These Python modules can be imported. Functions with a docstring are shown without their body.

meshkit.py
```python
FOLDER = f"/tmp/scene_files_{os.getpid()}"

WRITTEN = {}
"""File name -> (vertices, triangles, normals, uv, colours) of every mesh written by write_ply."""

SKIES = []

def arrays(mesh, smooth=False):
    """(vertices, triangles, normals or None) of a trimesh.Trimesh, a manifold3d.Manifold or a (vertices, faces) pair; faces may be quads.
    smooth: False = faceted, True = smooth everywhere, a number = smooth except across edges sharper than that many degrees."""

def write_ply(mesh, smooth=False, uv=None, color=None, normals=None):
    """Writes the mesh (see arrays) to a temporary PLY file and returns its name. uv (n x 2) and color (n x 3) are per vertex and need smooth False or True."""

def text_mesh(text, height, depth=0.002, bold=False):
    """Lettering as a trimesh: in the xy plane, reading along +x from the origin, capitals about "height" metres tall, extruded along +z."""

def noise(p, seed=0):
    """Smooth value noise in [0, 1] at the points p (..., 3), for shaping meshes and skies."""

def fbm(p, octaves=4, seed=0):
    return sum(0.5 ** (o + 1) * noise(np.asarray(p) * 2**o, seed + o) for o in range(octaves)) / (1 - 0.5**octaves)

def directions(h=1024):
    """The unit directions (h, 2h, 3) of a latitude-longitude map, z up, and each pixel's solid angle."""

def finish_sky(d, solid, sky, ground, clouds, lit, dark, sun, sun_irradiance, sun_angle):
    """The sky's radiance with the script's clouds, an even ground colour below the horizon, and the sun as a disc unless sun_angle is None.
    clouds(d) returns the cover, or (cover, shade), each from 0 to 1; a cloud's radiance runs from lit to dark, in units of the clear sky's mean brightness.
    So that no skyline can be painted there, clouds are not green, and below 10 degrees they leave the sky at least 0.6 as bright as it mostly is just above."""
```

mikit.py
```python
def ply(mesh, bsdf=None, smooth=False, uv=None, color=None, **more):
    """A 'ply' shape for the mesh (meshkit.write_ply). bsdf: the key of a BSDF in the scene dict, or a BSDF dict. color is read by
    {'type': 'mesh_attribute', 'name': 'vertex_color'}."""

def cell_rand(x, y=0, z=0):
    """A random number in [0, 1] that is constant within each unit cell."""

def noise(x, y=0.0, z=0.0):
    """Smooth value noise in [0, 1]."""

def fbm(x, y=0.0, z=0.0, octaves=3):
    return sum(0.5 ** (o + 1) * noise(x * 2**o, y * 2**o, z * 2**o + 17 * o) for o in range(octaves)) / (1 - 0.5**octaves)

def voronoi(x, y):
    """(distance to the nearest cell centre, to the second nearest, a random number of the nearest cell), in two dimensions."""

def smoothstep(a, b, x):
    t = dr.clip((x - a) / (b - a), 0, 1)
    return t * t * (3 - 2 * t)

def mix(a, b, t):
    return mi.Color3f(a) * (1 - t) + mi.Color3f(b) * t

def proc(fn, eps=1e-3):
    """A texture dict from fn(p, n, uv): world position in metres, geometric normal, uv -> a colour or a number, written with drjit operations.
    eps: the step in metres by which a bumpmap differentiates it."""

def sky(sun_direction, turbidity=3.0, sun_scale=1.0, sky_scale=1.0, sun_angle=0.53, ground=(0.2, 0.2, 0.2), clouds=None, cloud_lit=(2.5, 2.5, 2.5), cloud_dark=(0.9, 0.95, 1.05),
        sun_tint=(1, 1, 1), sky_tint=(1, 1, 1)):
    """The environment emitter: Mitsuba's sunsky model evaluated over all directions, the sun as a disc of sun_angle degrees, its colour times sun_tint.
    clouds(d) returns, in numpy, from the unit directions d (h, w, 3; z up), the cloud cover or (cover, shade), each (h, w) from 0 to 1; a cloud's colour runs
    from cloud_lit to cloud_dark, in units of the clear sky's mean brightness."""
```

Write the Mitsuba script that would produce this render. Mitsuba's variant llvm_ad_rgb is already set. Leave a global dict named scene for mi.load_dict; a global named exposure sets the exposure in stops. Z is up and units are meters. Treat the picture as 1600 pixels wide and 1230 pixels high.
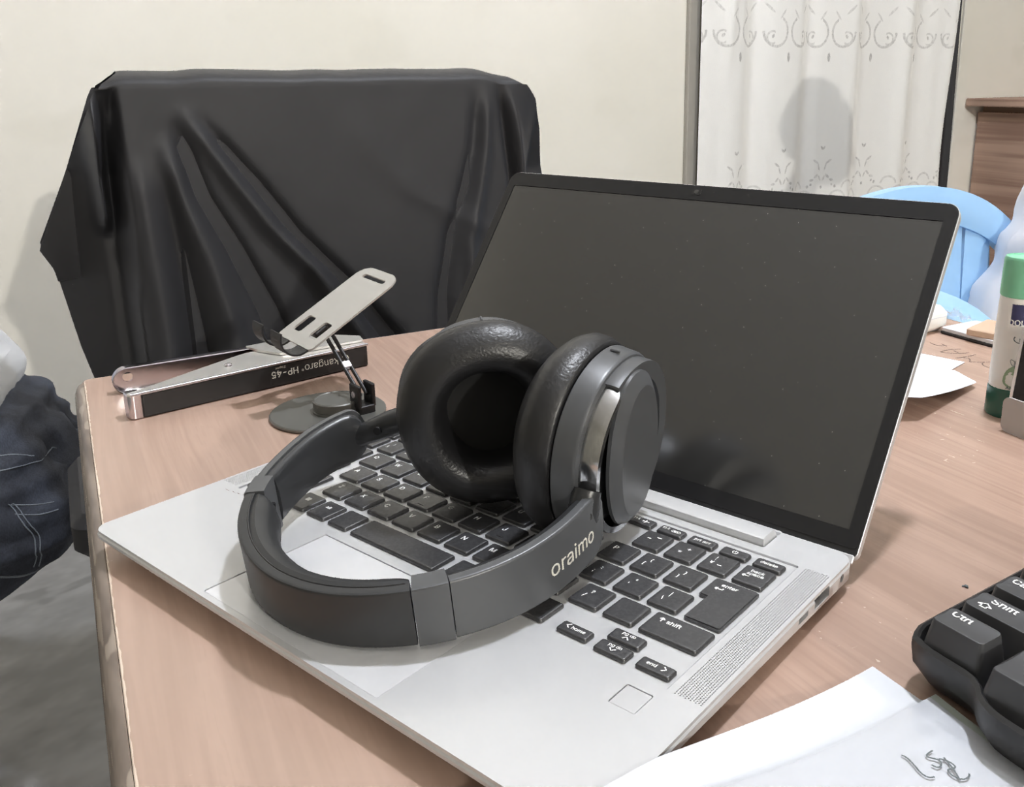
import math, random
import numpy as np, trimesh, drjit as dr, mitsuba as mi, mikit, meshkit
import manifold3d as m3
from shapely.geometry import Polygon
from scipy.interpolate import CubicSpline
from mikit import noise, fbm, voronoi, smoothstep, mix, cell_rand
random.seed(7)
RNG = np.random.default_rng(7)
T = mi.ScalarTransform4f
scene, labels = {"type": "scene"}, {}

# ------------------------------------------------------------------ camera, light, exposure
ZT = 0.0145                                    # height of the laptop deck above the table top (z = 0)
EYE = np.array([0.44292786, -0.17232253, 0.22807616])
CAM_RIGHT = np.array([0.77481194, 0.63209712, -0.01094022])
CAM_DOWN = np.array([0.15577864, -0.20766478, -0.9657165])
CAM_FWD = np.array([-0.61269851, 0.74654442, -0.25936838])
FOCAL = 1429.4257                              # pixels, for a frame 1600 wide
scene["camera"] = {"type": "perspective", "fov": math.degrees(2 * math.atan(800 / FOCAL)), "fov_axis": "x",
                   "principal_point_offset_x": -72.8144 / 1600, "principal_point_offset_y": 109.1664 / 1230,
                   "near_clip": 0.01, "far_clip": 50.0,
                   "to_world": T().look_at(origin=EYE.tolist(), target=(EYE + CAM_FWD).tolist(), up=(-CAM_DOWN).tolist())}
exposure = -0.14
LAMP = np.array([0.30, 0.64, 1.72])            # the bare bulb above the far end of the table
LAMP_RADIUS, LAMP_RADIANCE = 0.05, (1060.0, 1105.0, 1195.0)
WALL_LAMP_RADIUS, WALL_LAMP_RADIANCE = 0.04, (5850.0, 5650.0, 5250.0)   # a warmer bulb on the wall behind the camera

# ------------------------------------------------------------------ helpers
U = np.array([0.925, -0.38, 0.0]) / math.hypot(0.925, 0.38)   # along the table's left edge, towards the viewer
V = np.array([-U[1], U[0], 0.0])                               # along the table's back edge, to the right
Z = np.array([0, 0, 1.0])


def room(u, v, z=0.0):
    return U * u + V * v + Z * z


def frame(origin, ex, ey=None, ez=None):
    """A 4x4 from origin and axes (ex, ey or ex, ez), made orthonormal."""
    ex = np.asarray(ex, float) / np.linalg.norm(ex)
    if ez is None:
        ez = np.cross(ex, ey)
    ez = np.asarray(ez, float) - ex * np.dot(ex, ez)
    ez /= np.linalg.norm(ez)
    m = np.eye(4)
    m[:3, 0], m[:3, 1], m[:3, 2], m[:3, 3] = ex, np.cross(ez, ex), ez, origin
    return m


ROOM = frame([0, 0, 0], U, V)


def tri(v, f):
    f = np.asarray(f, int)
    if f.ndim == 2 and f.shape[1] == 4:
        f = np.vstack([f[:, [0, 1, 2]], f[:, [0, 2, 3]]])
    return trimesh.Trimesh(np.asarray(v, float), f, process=False)


def outward(m):
    if m.is_watertight and m.volume < 0:
        m.invert()
    return m


def cat(*ms):
    return trimesh.util.concatenate([m for m in ms if m is not None])


def move(m, mat):
    m = m.copy()
    m.apply_transform(mat)
    return m


def at(x, y, z=0.0, rz=0.0):
    m = trimesh.transformations.rotation_matrix(rz, [0, 0, 1])
    m[:3, 3] = x, y, z
    return m


def rr(w, d, r, n=5, cx=0.0, cy=0.0):
    """Points of a rounded rectangle, counter-clockwise. r: one radius or four (++ -+ -- +-)."""
    rs = [r] * 4 if np.isscalar(r) else r
    out = []
    for k, (sx, sy) in enumerate(((1, 1), (-1, 1), (-1, -1), (1, -1))):
        a = np.linspace(k * np.pi / 2, (k + 1) * np.pi / 2, n + 1)
        q = max(rs[k], 1e-6)
        out.append(np.stack([cx + sx * (w / 2 - q) + q * np.cos(a), cy + sy * (d / 2 - q) + q * np.sin(a)], 1))
    return np.vstack(out)


def loft(rings, cap0=True, cap1=True, closed=False):
    """Rings of the same number of 3-D points joined by quads, ends closed by fans."""
    n, k = len(rings[0]), len(rings)
    v = np.vstack(rings)
    i, j = np.meshgrid(np.arange(k if closed else k - 1), np.arange(n), indexing="ij")
    a, b = i * n + j, i * n + (j + 1) % n
    c, d = ((i + 1) % k) * n + (j + 1) % n, ((i + 1) % k) * n + j
    f = np.stack([a, b, c, d], -1).reshape(-1, 4)
    f = np.vstack([f[:, [0, 1, 2]], f[:, [0, 2, 3]]])
    if not closed:
        j = np.arange(n)
        if cap0:
            v = np.vstack([v, rings[0].mean(0)])
            f = np.vstack([f, np.stack([(j + 1) % n, j, j * 0 + len(v) - 1], 1)])
        if cap1:
            v = np.vstack([v, rings[-1].mean(0)])
            f = np.vstack([f, np.stack([(k - 1) * n + j, (k - 1) * n + (j + 1) % n, j * 0 + len(v) - 1], 1)])
    return outward(tri(v, f))


def up(p, z):
    return np.column_stack([p, np.full(len(p), z)])


def rbox(w, d, h, r=0.002, ch=0.0005, n=4, z0=0.0, cx=0.0, cy=0.0):
    """A box with rounded plan corners and chamfered top and bottom edges."""
    return loft([up(rr(w - 2 * ch, d - 2 * ch, max(r - ch, 1e-5), n, cx, cy), z0), up(rr(w, d, r, n, cx, cy), z0 + ch), up(rr(w, d, r, n, cx, cy), z0 + h - ch),
                 up(rr(w - 2 * ch, d - 2 * ch, max(r - ch, 1e-5), n, cx, cy), z0 + h)])


def prism(outer, holes, z0, z1):
    """An extruded polygon with holes."""
    cs = m3.CrossSection([np.asarray(outer)] + [np.asarray(h)[::-1] for h in holes], m3.FillRule.EvenOdd)
    return from_m3(m3.Manifold.extrude(cs, z1 - z0).translate((0, 0, z0)))


def from_m3(m):
    q = m.to_mesh()
    return tri(np.array(q.vert_properties[:, :3]), np.array(q.tri_verts))


def to_m3(m):
    m = m.copy()
    m.merge_vertices()
    return m3.Manifold(m3.Mesh(np.asarray(m.vertices, np.float32), np.asarray(m.faces, np.uint32)))


def lathe(profile, n=32):
    a = np.linspace(0, 2 * np.pi, n, endpoint=False)
    return loft([np.column_stack([r * np.cos(a), r * np.sin(a), np.full(n, z)]) for r, z in profile])


def tube(path, r, n=8, cap=True):
    p = np.asarray(path, float)
    t = np.gradient(p, axis=0)
    t /= np.linalg.norm(t, axis=1, keepdims=True) + 1e-12
    r = np.broadcast_to(r, len(p))
    a = np.cross(t[0], [0, 0, 1.0] if abs(t[0][2]) < 0.9 else [1.0, 0, 0])
    rings, ang = [], np.linspace(0, 2 * np.pi, n, endpoint=False)
    for k in range(len(p)):
        a = a - t[k] * np.dot(a, t[k])
        a /= np.linalg.norm(a)
        b = np.cross(t[k], a)
        rings.append(p[k] + r[k] * (np.cos(ang)[:, None] * a + np.sin(ang)[:, None] * b))
    return loft(rings, cap, cap)


def grid(P):
    """An open sheet over a (k, n, 3) array of points."""
    k, n = P.shape[:2]
    i, j = np.meshgrid(np.arange(k - 1), np.arange(n - 1), indexing="ij")
    a = i * n + j
    return tri(P.reshape(-1, 3), np.stack([a, a + 1, a + n + 1, a + n], -1).reshape(-1, 4))


def sheet(P, t):
    """A closed thin sheet: P offset by t along its normals, with its rim closed."""
    k, n = P.shape[:2]
    du, dv = np.gradient(P, axis=0), np.gradient(P, axis=1)
    N = np.cross(dv, du)
    N /= np.linalg.norm(N, axis=-1, keepdims=True) + 1e-15
    A, B = P.reshape(-1, 3), (P + N * t).reshape(-1, 3)
    i, j = np.meshgrid(np.arange(k - 1), np.arange(n - 1), indexing="ij")
    a = (i * n + j).ravel()
    q = np.stack([a, a + 1, a + n + 1, a + n], 1)
    m = k * n
    rim = np.concatenate([np.arange(n), np.arange(1, k) * n + n - 1, (k - 1) * n + np.arange(n - 2, -1, -1), np.arange(k - 2, 0, -1) * n])
    nx = np.roll(rim, -1)
    return outward(tri(np.vstack([A, B]), np.vstack([q, q[:, ::-1] + m, np.stack([rim, rim + m, nx + m, nx], 1)])))


def ribbon(path, width, normal=(0, 0, 1), th=0.0001):
    """A flat pen stroke along a path lying on a surface with this normal."""
    p = np.asarray(path, float)
    t = np.gradient(p, axis=0)
    s = np.cross(normal, t)
    s /= np.linalg.norm(s, axis=1, keepdims=True) + 1e-12
    P = np.stack([p - s * width / 2, p + s * width / 2], 1)
    return sheet(P, -th)


def smooth_path(pts, n=40):
    p = np.asarray(pts, float)
    t = np.r_[0, np.cumsum(np.linalg.norm(np.diff(p, axis=0), axis=1))]
    return CubicSpline(t, p)(np.linspace(0, t[-1], n))


def body(bones, edge=0.02, rounds=12):
    """One continuous skin round bones (a, radius, b, radius)."""
    total = None
    for a, ra, b, rb in bones:
        s = [m3.Manifold.sphere(r, 20).translate(tuple(map(float, p))) for p, r in ((a, ra), (b, rb))]
        h = m3.Manifold.batch_hull(s)
        total = h if total is None else total + h
    m = from_m3(total.refine_to_length(edge))
    m = trimesh.Trimesh(m.vertices, m.faces, process=True)
    trimesh.smoothing.filter_taubin(m, lamb=0.5, nu=0.52, iterations=rounds)
    return m


def add(key, mesh, mat, label=None, cat=None, group=None, kind=None, smooth=35, to=None, **more):
    """One entry of the scene (parent__part keys), numbered when the key is taken."""
    name, k = key, 0
    while name in scene or (cat and name in labels):
        k += 1
        name = f"{key}_{k:03d}"
    d = mesh if isinstance(mesh, dict) else mikit.ply(mesh, mat, smooth=smooth, **more)
    scene[name] = {**d, "to_world": T(to)} if to is not None else d
    tag(name, label, cat, group, kind)
    return name


def thing(key, label, cat, group=None):
    name, k = key, 0
    while name in labels:
        k += 1
        name = f"{key}_{k:03d}"
    tag(name, label, cat, group)
    return name


def tag(name, label=None, cat=None, group=None, kind=None):
    d = {k: x for k, x in (("label", label), ("category", cat), ("group", group), ("kind", kind)) if x}
    if d:
        labels[name] = d


def text(s, height, depth=0.0001, bold=False, center=True, mirror=False):
    m = meshkit.text_mesh(s, height, depth, bold)
    if center:
        lo, hi = m.bounds
        m.apply_translation([-(lo[0] + hi[0]) / 2, -height / 2, 0])
    return m


# ------------------------------------------------------------------ materials
def mat(name, rgb, rough=0.5, bump=None, bump_scale=0.0, **more):
    base = {"type": "rgb", "value": list(rgb)} if not isinstance(rgb, dict) else rgb
    b = {"type": "principled", "base_color": base, "roughness": rough, **more}
    if bump is not None:
        b = {"type": "bumpmap", "bsdf": b, "bump": bump, "scale": bump_scale}
    scene[name] = {"type": "twosided", "bsdf": b}
    return name


def wall_color(p, n, uv):
    a = fbm(p.x * 1.7 + p.y, p.z * 1.9, p.y * 1.3, 4)
    b = smoothstep(0.62, 0.78, fbm(p.x * 7 + 3, p.y * 7, p.z * 7, 3))
    c = mix((0.73, 0.70, 0.62), (0.79, 0.76, 0.69), smoothstep(0.3, 0.7, a))
    return mix(c, (0.67, 0.64, 0.56), b * 0.35)


def floor_color(p, n, uv):
    a = fbm(p.x * 5, p.y * 5, 0.3, 5)
    b = fbm(p.x * 21, p.y * 14 + 4, 2.7, 4)
    w = smoothstep(0.35, 0.68, a * 0.6 + b * 0.4)
    c = mix((0.22, 0.22, 0.22), (0.38, 0.38, 0.385), w)
    return mix(c, (0.19, 0.19, 0.19), smoothstep(0.66, 0.76, fbm(p.x * 11 + 9, p.y * 6, 1.0, 4)) * 0.8)


UX, UY = float(U[0]), float(U[1])


def wood_color(p, n, uv):
    u = p.x * UX + p.y * UY                      # grain runs along the table's left edge
    v = -p.x * UY + p.y * UX
    warp = fbm(u * 3.0, v * 9.0, 0.0, 3) * 0.030
    g1 = fbm(u * 5.0, (v + warp) * 85.0, 1.0, 3)
    g2 = fbm(u * 16.0, (v + warp) * 420.0, 2.0, 3)
    t = smoothstep(0.25, 0.75, g1 * 0.65 + g2 * 0.35)
    c = mix((0.318, 0.212, 0.165), (0.395, 0.272, 0.215), t)
    pore = smoothstep(0.66, 0.74, noise(u * 70.0, (v + warp) * 900.0, 5.0)) * smoothstep(0.45, 0.7, g1)
    c = mix(c, (0.29, 0.195, 0.15), pore * 0.16)
    big = fbm(u * 2.2 + 5.0, v * 4.0, 3.0, 3)
    c = mix(c, (0.40, 0.30, 0.24), smoothstep(0.45, 0.7, big) * 0.35)
    nick = smoothstep(0.955, 0.975, noise(u * 260.0, v * 330.0, 8.0)) * smoothstep(0.5, 0.6, noise(u * 9.0, v * 9.0, 4.0))
    c = mix(c, (0.68, 0.58, 0.48), nick * 0.5)
    edge = 0.0046 + 0.0006 * (noise(u * 60.0, 1.0, 1.0) - 0.5) + 0.0006 * (noise(u * 260.0, 3.0, 1.0) - 0.5)
    chip = smoothstep(edge + 0.0003, edge - 0.0001, v)      # the laminate worn through to its pale core along the edge
    return mix(c, (0.64, 0.54, 0.44), chip * 0.85)


def wood_rough(p, n, uv):
    return 0.27 + 0.16 * fbm(p.x * 24, p.y * 24, 0.0, 3)


def edge_color(p, n, uv):
    u = p.x * UX + p.y * UY
    a = fbm(u * 14.0, p.z * 180.0, p.y * 30.0, 4)
    c = mix((0.110, 0.085, 0.070), (0.23, 0.185, 0.152), smoothstep(0.28, 0.72, a))
    s = smoothstep(0.70, 0.78, noise(u * 45.0, p.z * 600.0, 2.0))
    return mix(c, (0.45, 0.38, 0.31), s * 0.4)


def cab_color(p, n, uv):
    g = fbm(p.x * 2.0 + p.y * 2.0, p.z * 46.0, 0.0, 4)
    return mix((0.27, 0.165, 0.125), (0.43, 0.29, 0.225), smoothstep(0.3, 0.7, g))


def jeans_color(p, n, uv):
    a = fbm(p.x * 30, p.y * 30, p.z * 30, 4)
    b = noise(p.x * 900, p.y * 900, p.z * 300)
    c = mix((0.020, 0.024, 0.036), (0.034, 0.041, 0.060), smoothstep(0.35, 0.7, a))
    return c * (0.75 + 0.5 * b)


def leather_bump(p, n, uv):
    return noise(p.x * 950, p.y * 950, p.z * 950) * 0.7 + noise(p.x * 2100, p.y * 2100, p.z * 2100) * 0.3


def dust_color(p, n, uv):
    a, b, c = voronoi(p.x * 130.0, p.z * 130.0 + p.y * 30)
    speck = smoothstep(0.040, 0.02, a) * smoothstep(0.86, 0.88, c)
    return mix((0.016, 0.016, 0.016), (0.20, 0.20, 0.19), speck)


def key_color(p, n, uv):
    a = fbm(p.x * 900, p.y * 900, 1.0, 3)
    return mix((0.020, 0.020, 0.022), (0.026, 0.026, 0.028), smoothstep(0.4, 0.7, a))


M_WALL = mat("wall_paint", mikit.proc(wall_color), 0.75)
M_CEIL = mat("ceiling_boards", (0.66, 0.64, 0.61), 0.8)
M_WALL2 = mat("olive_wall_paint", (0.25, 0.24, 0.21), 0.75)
M_FLOOR = mat("cement_floor", mikit.proc(floor_color), 0.55)
M_WOOD = mat("table_laminate", mikit.proc(wood_color), mikit.proc(wood_rough), specular=0.6)
M_EDGE = mat("edge_strip", mikit.proc(edge_color), 0.4)
M_UNDER = mat("chipboard", (0.20, 0.13, 0.09), 0.7)
M_ALU = mat("silver_aluminium", (0.565, 0.57, 0.58), 0.36, metallic=0.35, specular=0.4)
M_ALU2 = mat("silver_bright", (0.86, 0.86, 0.86), 0.25, metallic=0.8)
M_KEY = mat("key_plastic", mikit.proc(key_color), 0.40, specular=1.0)
M_LEGEND = mat("legend_white", (0.80, 0.80, 0.80), 0.5)
M_SCREEN = mat("screen_glass", mikit.proc(dust_color), 0.15, eta=2.0)
M_BEZEL = mat("bezel_black", (0.010, 0.010, 0.011), 0.30, specular=0.42)
M_DARK = mat("dark_plastic", (0.008, 0.008, 0.009), 0.45)
M_SHELL = mat("graphite_shell", (0.064, 0.067, 0.072), 0.36, specular=0.55, metallic=0.15)
M_SHELL_DK = mat("graphite_dark", (0.020, 0.021, 0.023), 0.33, specular=0.5)
M_LEATHER = mat("black_leatherette", (0.009, 0.009, 0.010), 0.40, mikit.proc(leather_bump, 1e-4), 0.00020, specular=0.55)
M_SOFT = mat("soft_cushion", (0.019, 0.020, 0.0215), 0.42, specular=0.45)
M_MESHCLOTH = mat("speaker_cloth", (0.006, 0.006, 0.006), 0.9)
M_STEEL_BR = mat("bright_steel", (0.80, 0.785, 0.75), 0.28, metallic=0.75)
M_LOGO = mat("logo_print", (0.62, 0.60, 0.55), 0.4)
scene["chrome"] = {"type": "twosided", "bsdf": {"type": "roughconductor", "material": "Cr", "alpha": 0.03, "distribution": "ggx"}}
scene["mirror_chrome"] = {"type": "twosided", "bsdf": {"type": "roughconductor", "eta": {"type": "rgb", "value": [1.9, 1.9, 1.9]}, "k": {"type": "rgb", "value": [2.6, 2.6, 2.6]}, "alpha": 0.012, "distribution": "ggx"}}
scene["brushed_steel"] = {"type": "twosided", "bsdf": {"type": "roughconductor", "material": "Cr", "alpha": 0.22, "distribution": "ggx"}}
M_STEEL_PAINT = mat("grey_metal", (0.46, 0.45, 0.43), 0.38, metallic=0.55)
M_GUN = mat("gunmetal", (0.14, 0.14, 0.13), 0.38, metallic=0.5)
M_CLOTH = mat("black_cloth_weave", (0.019, 0.019, 0.0215), 0.55, sheen=0.6, specular=0.35)
M_BLUE = mat("blue_plastic", (0.30, 0.50, 0.74), 0.35)
M_SHIRT = mat("grey_shirt", (0.58, 0.58, 0.61), 0.85)
M_SHIRT_L = mat("light_grey_jersey", (0.50, 0.51, 0.53), 0.85)
M_JEANS = mat("dark_denim", mikit.proc(jeans_color), 0.8)
M_STITCH = mat("pale_stitching", (0.15, 0.17, 0.20), 0.8)
M_SKIN = mat("brown_skin", (0.20, 0.11, 0.075), 0.5)
M_HAIR = mat("black_hair", (0.012, 0.010, 0.009), 0.6)
M_PAPER = mat("white_paper", (0.62, 0.64, 0.675), 0.7)
M_PAPER2 = mat("paper_in_sleeve", (0.57, 0.59, 0.63), 0.35)
M_INK = mat("grey_ink", (0.10, 0.12, 0.13), 0.6)
M_PENCIL = mat("pencil_line", (0.13, 0.085, 0.065), 0.6)
M_GREEN_CAP = mat("pale_green_cap", (0.20, 0.52, 0.33), 0.25)
M_GREEN_DK = mat("dark_green_base", (0.012, 0.085, 0.060), 0.25)
M_GLUE = mat("white_tube", (0.78, 0.78, 0.74), 0.35)
M_NAVY = mat("navy_print", (0.030, 0.032, 0.085), 0.4)
M_LEAF = mat("leaf_print", (0.25, 0.36, 0.23), 0.5)
M_BOX = mat("white_plastic", (0.80, 0.80, 0.77), 0.35)
M_TAN = mat("tan_board", (0.50, 0.36, 0.26), 0.6)
M_CAB = mat("cabinet_wood", mikit.proc(cab_color), 0.45)
M_TRIM = mat("window_trim", (0.33, 0.31, 0.275), 0.6)
M_NIGHT = mat("dark_pane", (0.006, 0.006, 0.007), 0.1)
M_KB = mat("keyboard_plastic", (0.013, 0.013, 0.014), 0.42, specular=0.45)
M_KBKEY = mat("keyboard_cap", (0.045, 0.046, 0.05), 0.38, specular=0.5)
M_HOLDER = mat("holder_grey", (0.44, 0.43, 0.42), 0.45)
scene["clear_film"] = {"type": "thindielectric", "int_ior": 1.45}

# ------------------------------------------------------------------ lamps
b = trimesh.creation.icosphere(3, LAMP_RADIUS)
WL = room(4.06, 0.53, 1.36)
wl_ = thing("wall_bulb", "bare warm bulb in a holder on the wall behind the camera", "lamp")
scene[wl_ + "__bulb"] = {**mikit.ply(move(trimesh.creation.icosphere(3, WALL_LAMP_RADIUS), at(*WL)), M_BOX, smooth=True), "emitter": {"type": "area", "radiance": {"type": "rgb", "value": list(WALL_LAMP_RADIANCE)}}}
add(wl_ + "__holder", move(lathe([(.045, .139), (.045, .125), (.022, .115), (.020, .036), (.012, .034)]), frame(WL, V, None, U)), M_BOX)
LAMP_KEY = thing("pendant_bulb", "bare white bulb hanging from the ceiling above the table", "lamp")
scene[LAMP_KEY + "__bulb"] = {**mikit.ply(move(b, at(*LAMP)), M_BOX, smooth=True), "emitter": {"type": "area", "radiance": {"type": "rgb", "value": list(LAMP_RADIANCE)}}}
add(LAMP_KEY + "__socket", move(lathe([(0.004, 0.19), (0.016, 0.12), (0.018, 0.05), (0.012, 0.045)]), at(*LAMP)), M_BOX)
add(LAMP_KEY + "__cord", tube([LAMP + [0, 0, 0.17], [LAMP[0], LAMP[1], 2.255]], 0.003), M_DARK)

# ------------------------------------------------------------------ the room
W_U, R_V, F_U, L_V = -1.70, 3.75, 4.20, -2.60        # back wall, right wall, wall behind the camera, left wall
FLOOR, CEIL = -0.75, 2.25


def slab(u0, u1, v0, v1, z0, z1):
    m = trimesh.creation.box(extents=(u1 - u0, v1 - v0, z1 - z0))
    m.apply_translation([(u0 + u1) / 2, (v0 + v1) / 2, (z0 + z1) / 2])
    return move(m, ROOM)


WIN = (1.655, 2.712, -0.42, 1.30)                       # the opening behind the curtain: v0, v1, z0, z1
wall = prism([(L_V - .1, FLOOR - .1), (R_V + .1, FLOOR - .1), (R_V + .1, CEIL + .1), (L_V - .1, CEIL + .1)],
             [[(WIN[0], WIN[2]), (WIN[1], WIN[2]), (WIN[1], WIN[3]), (WIN[0], WIN[3])]], 0, 0.14)
add("wall_back", move(move(wall, np.array([[0, 0, -1, W_U], [1, 0, 0, 0], [0, 1, 0, 0], [0, 0, 0, 1.0]])), ROOM), M_WALL, kind="structure", smooth=False)
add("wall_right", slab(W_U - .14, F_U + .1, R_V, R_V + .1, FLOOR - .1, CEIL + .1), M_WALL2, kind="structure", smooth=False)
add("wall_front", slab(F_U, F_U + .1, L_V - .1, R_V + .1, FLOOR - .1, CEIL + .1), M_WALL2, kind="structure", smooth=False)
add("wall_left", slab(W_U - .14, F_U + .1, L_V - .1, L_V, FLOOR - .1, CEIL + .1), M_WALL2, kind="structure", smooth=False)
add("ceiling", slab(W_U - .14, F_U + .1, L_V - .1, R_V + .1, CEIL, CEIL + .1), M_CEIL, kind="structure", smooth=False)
add("floor", slab(W_U - .14, F_U + .1, L_V - .1, R_V + .1, FLOOR - .1, FLOOR), M_FLOOR, kind="structure", smooth=False)
TO_WALL = frame(room(W_U, 0, 0), V, Z)               # x along the wall, y up, z into the room
tag(add("window_1", move(cat(*[rbox(w, h, .05, .003, .002, z0=-.11, cx=x, cy=y) for x, y, w, h in
        ((WIN[0] + .02, .44, .04, 1.72), (WIN[1] - .008, .44, .016, 1.72), (2.20, .44, .035, 1.64), (2.20, WIN[2] + .02, .94, .04), (2.20, WIN[3] - .02, .94, .04))]), TO_WALL), M_TRIM), kind="structure")
add("window_1__pane", move(rbox(1.05, 1.70, .004, .001, .0005, z0=-.09, cx=2.183, cy=.44), TO_WALL), M_NIGHT)
add("trim_1", move(rbox(.062, 1.86, .018, .004, .003, z0=0, cx=WIN[0] - .033, cy=.44), TO_WALL), M_TRIM, kind="structure")
add("trim_2", move(rbox(.05, 1.86, .010, .003, .002, z0=0, cx=WIN[1] + .028, cy=.44), TO_WALL), M_WALL, kind="structure")

# the curtain: sheer white cloth with a grey embroidered pattern
PITCH = 0.205


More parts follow.
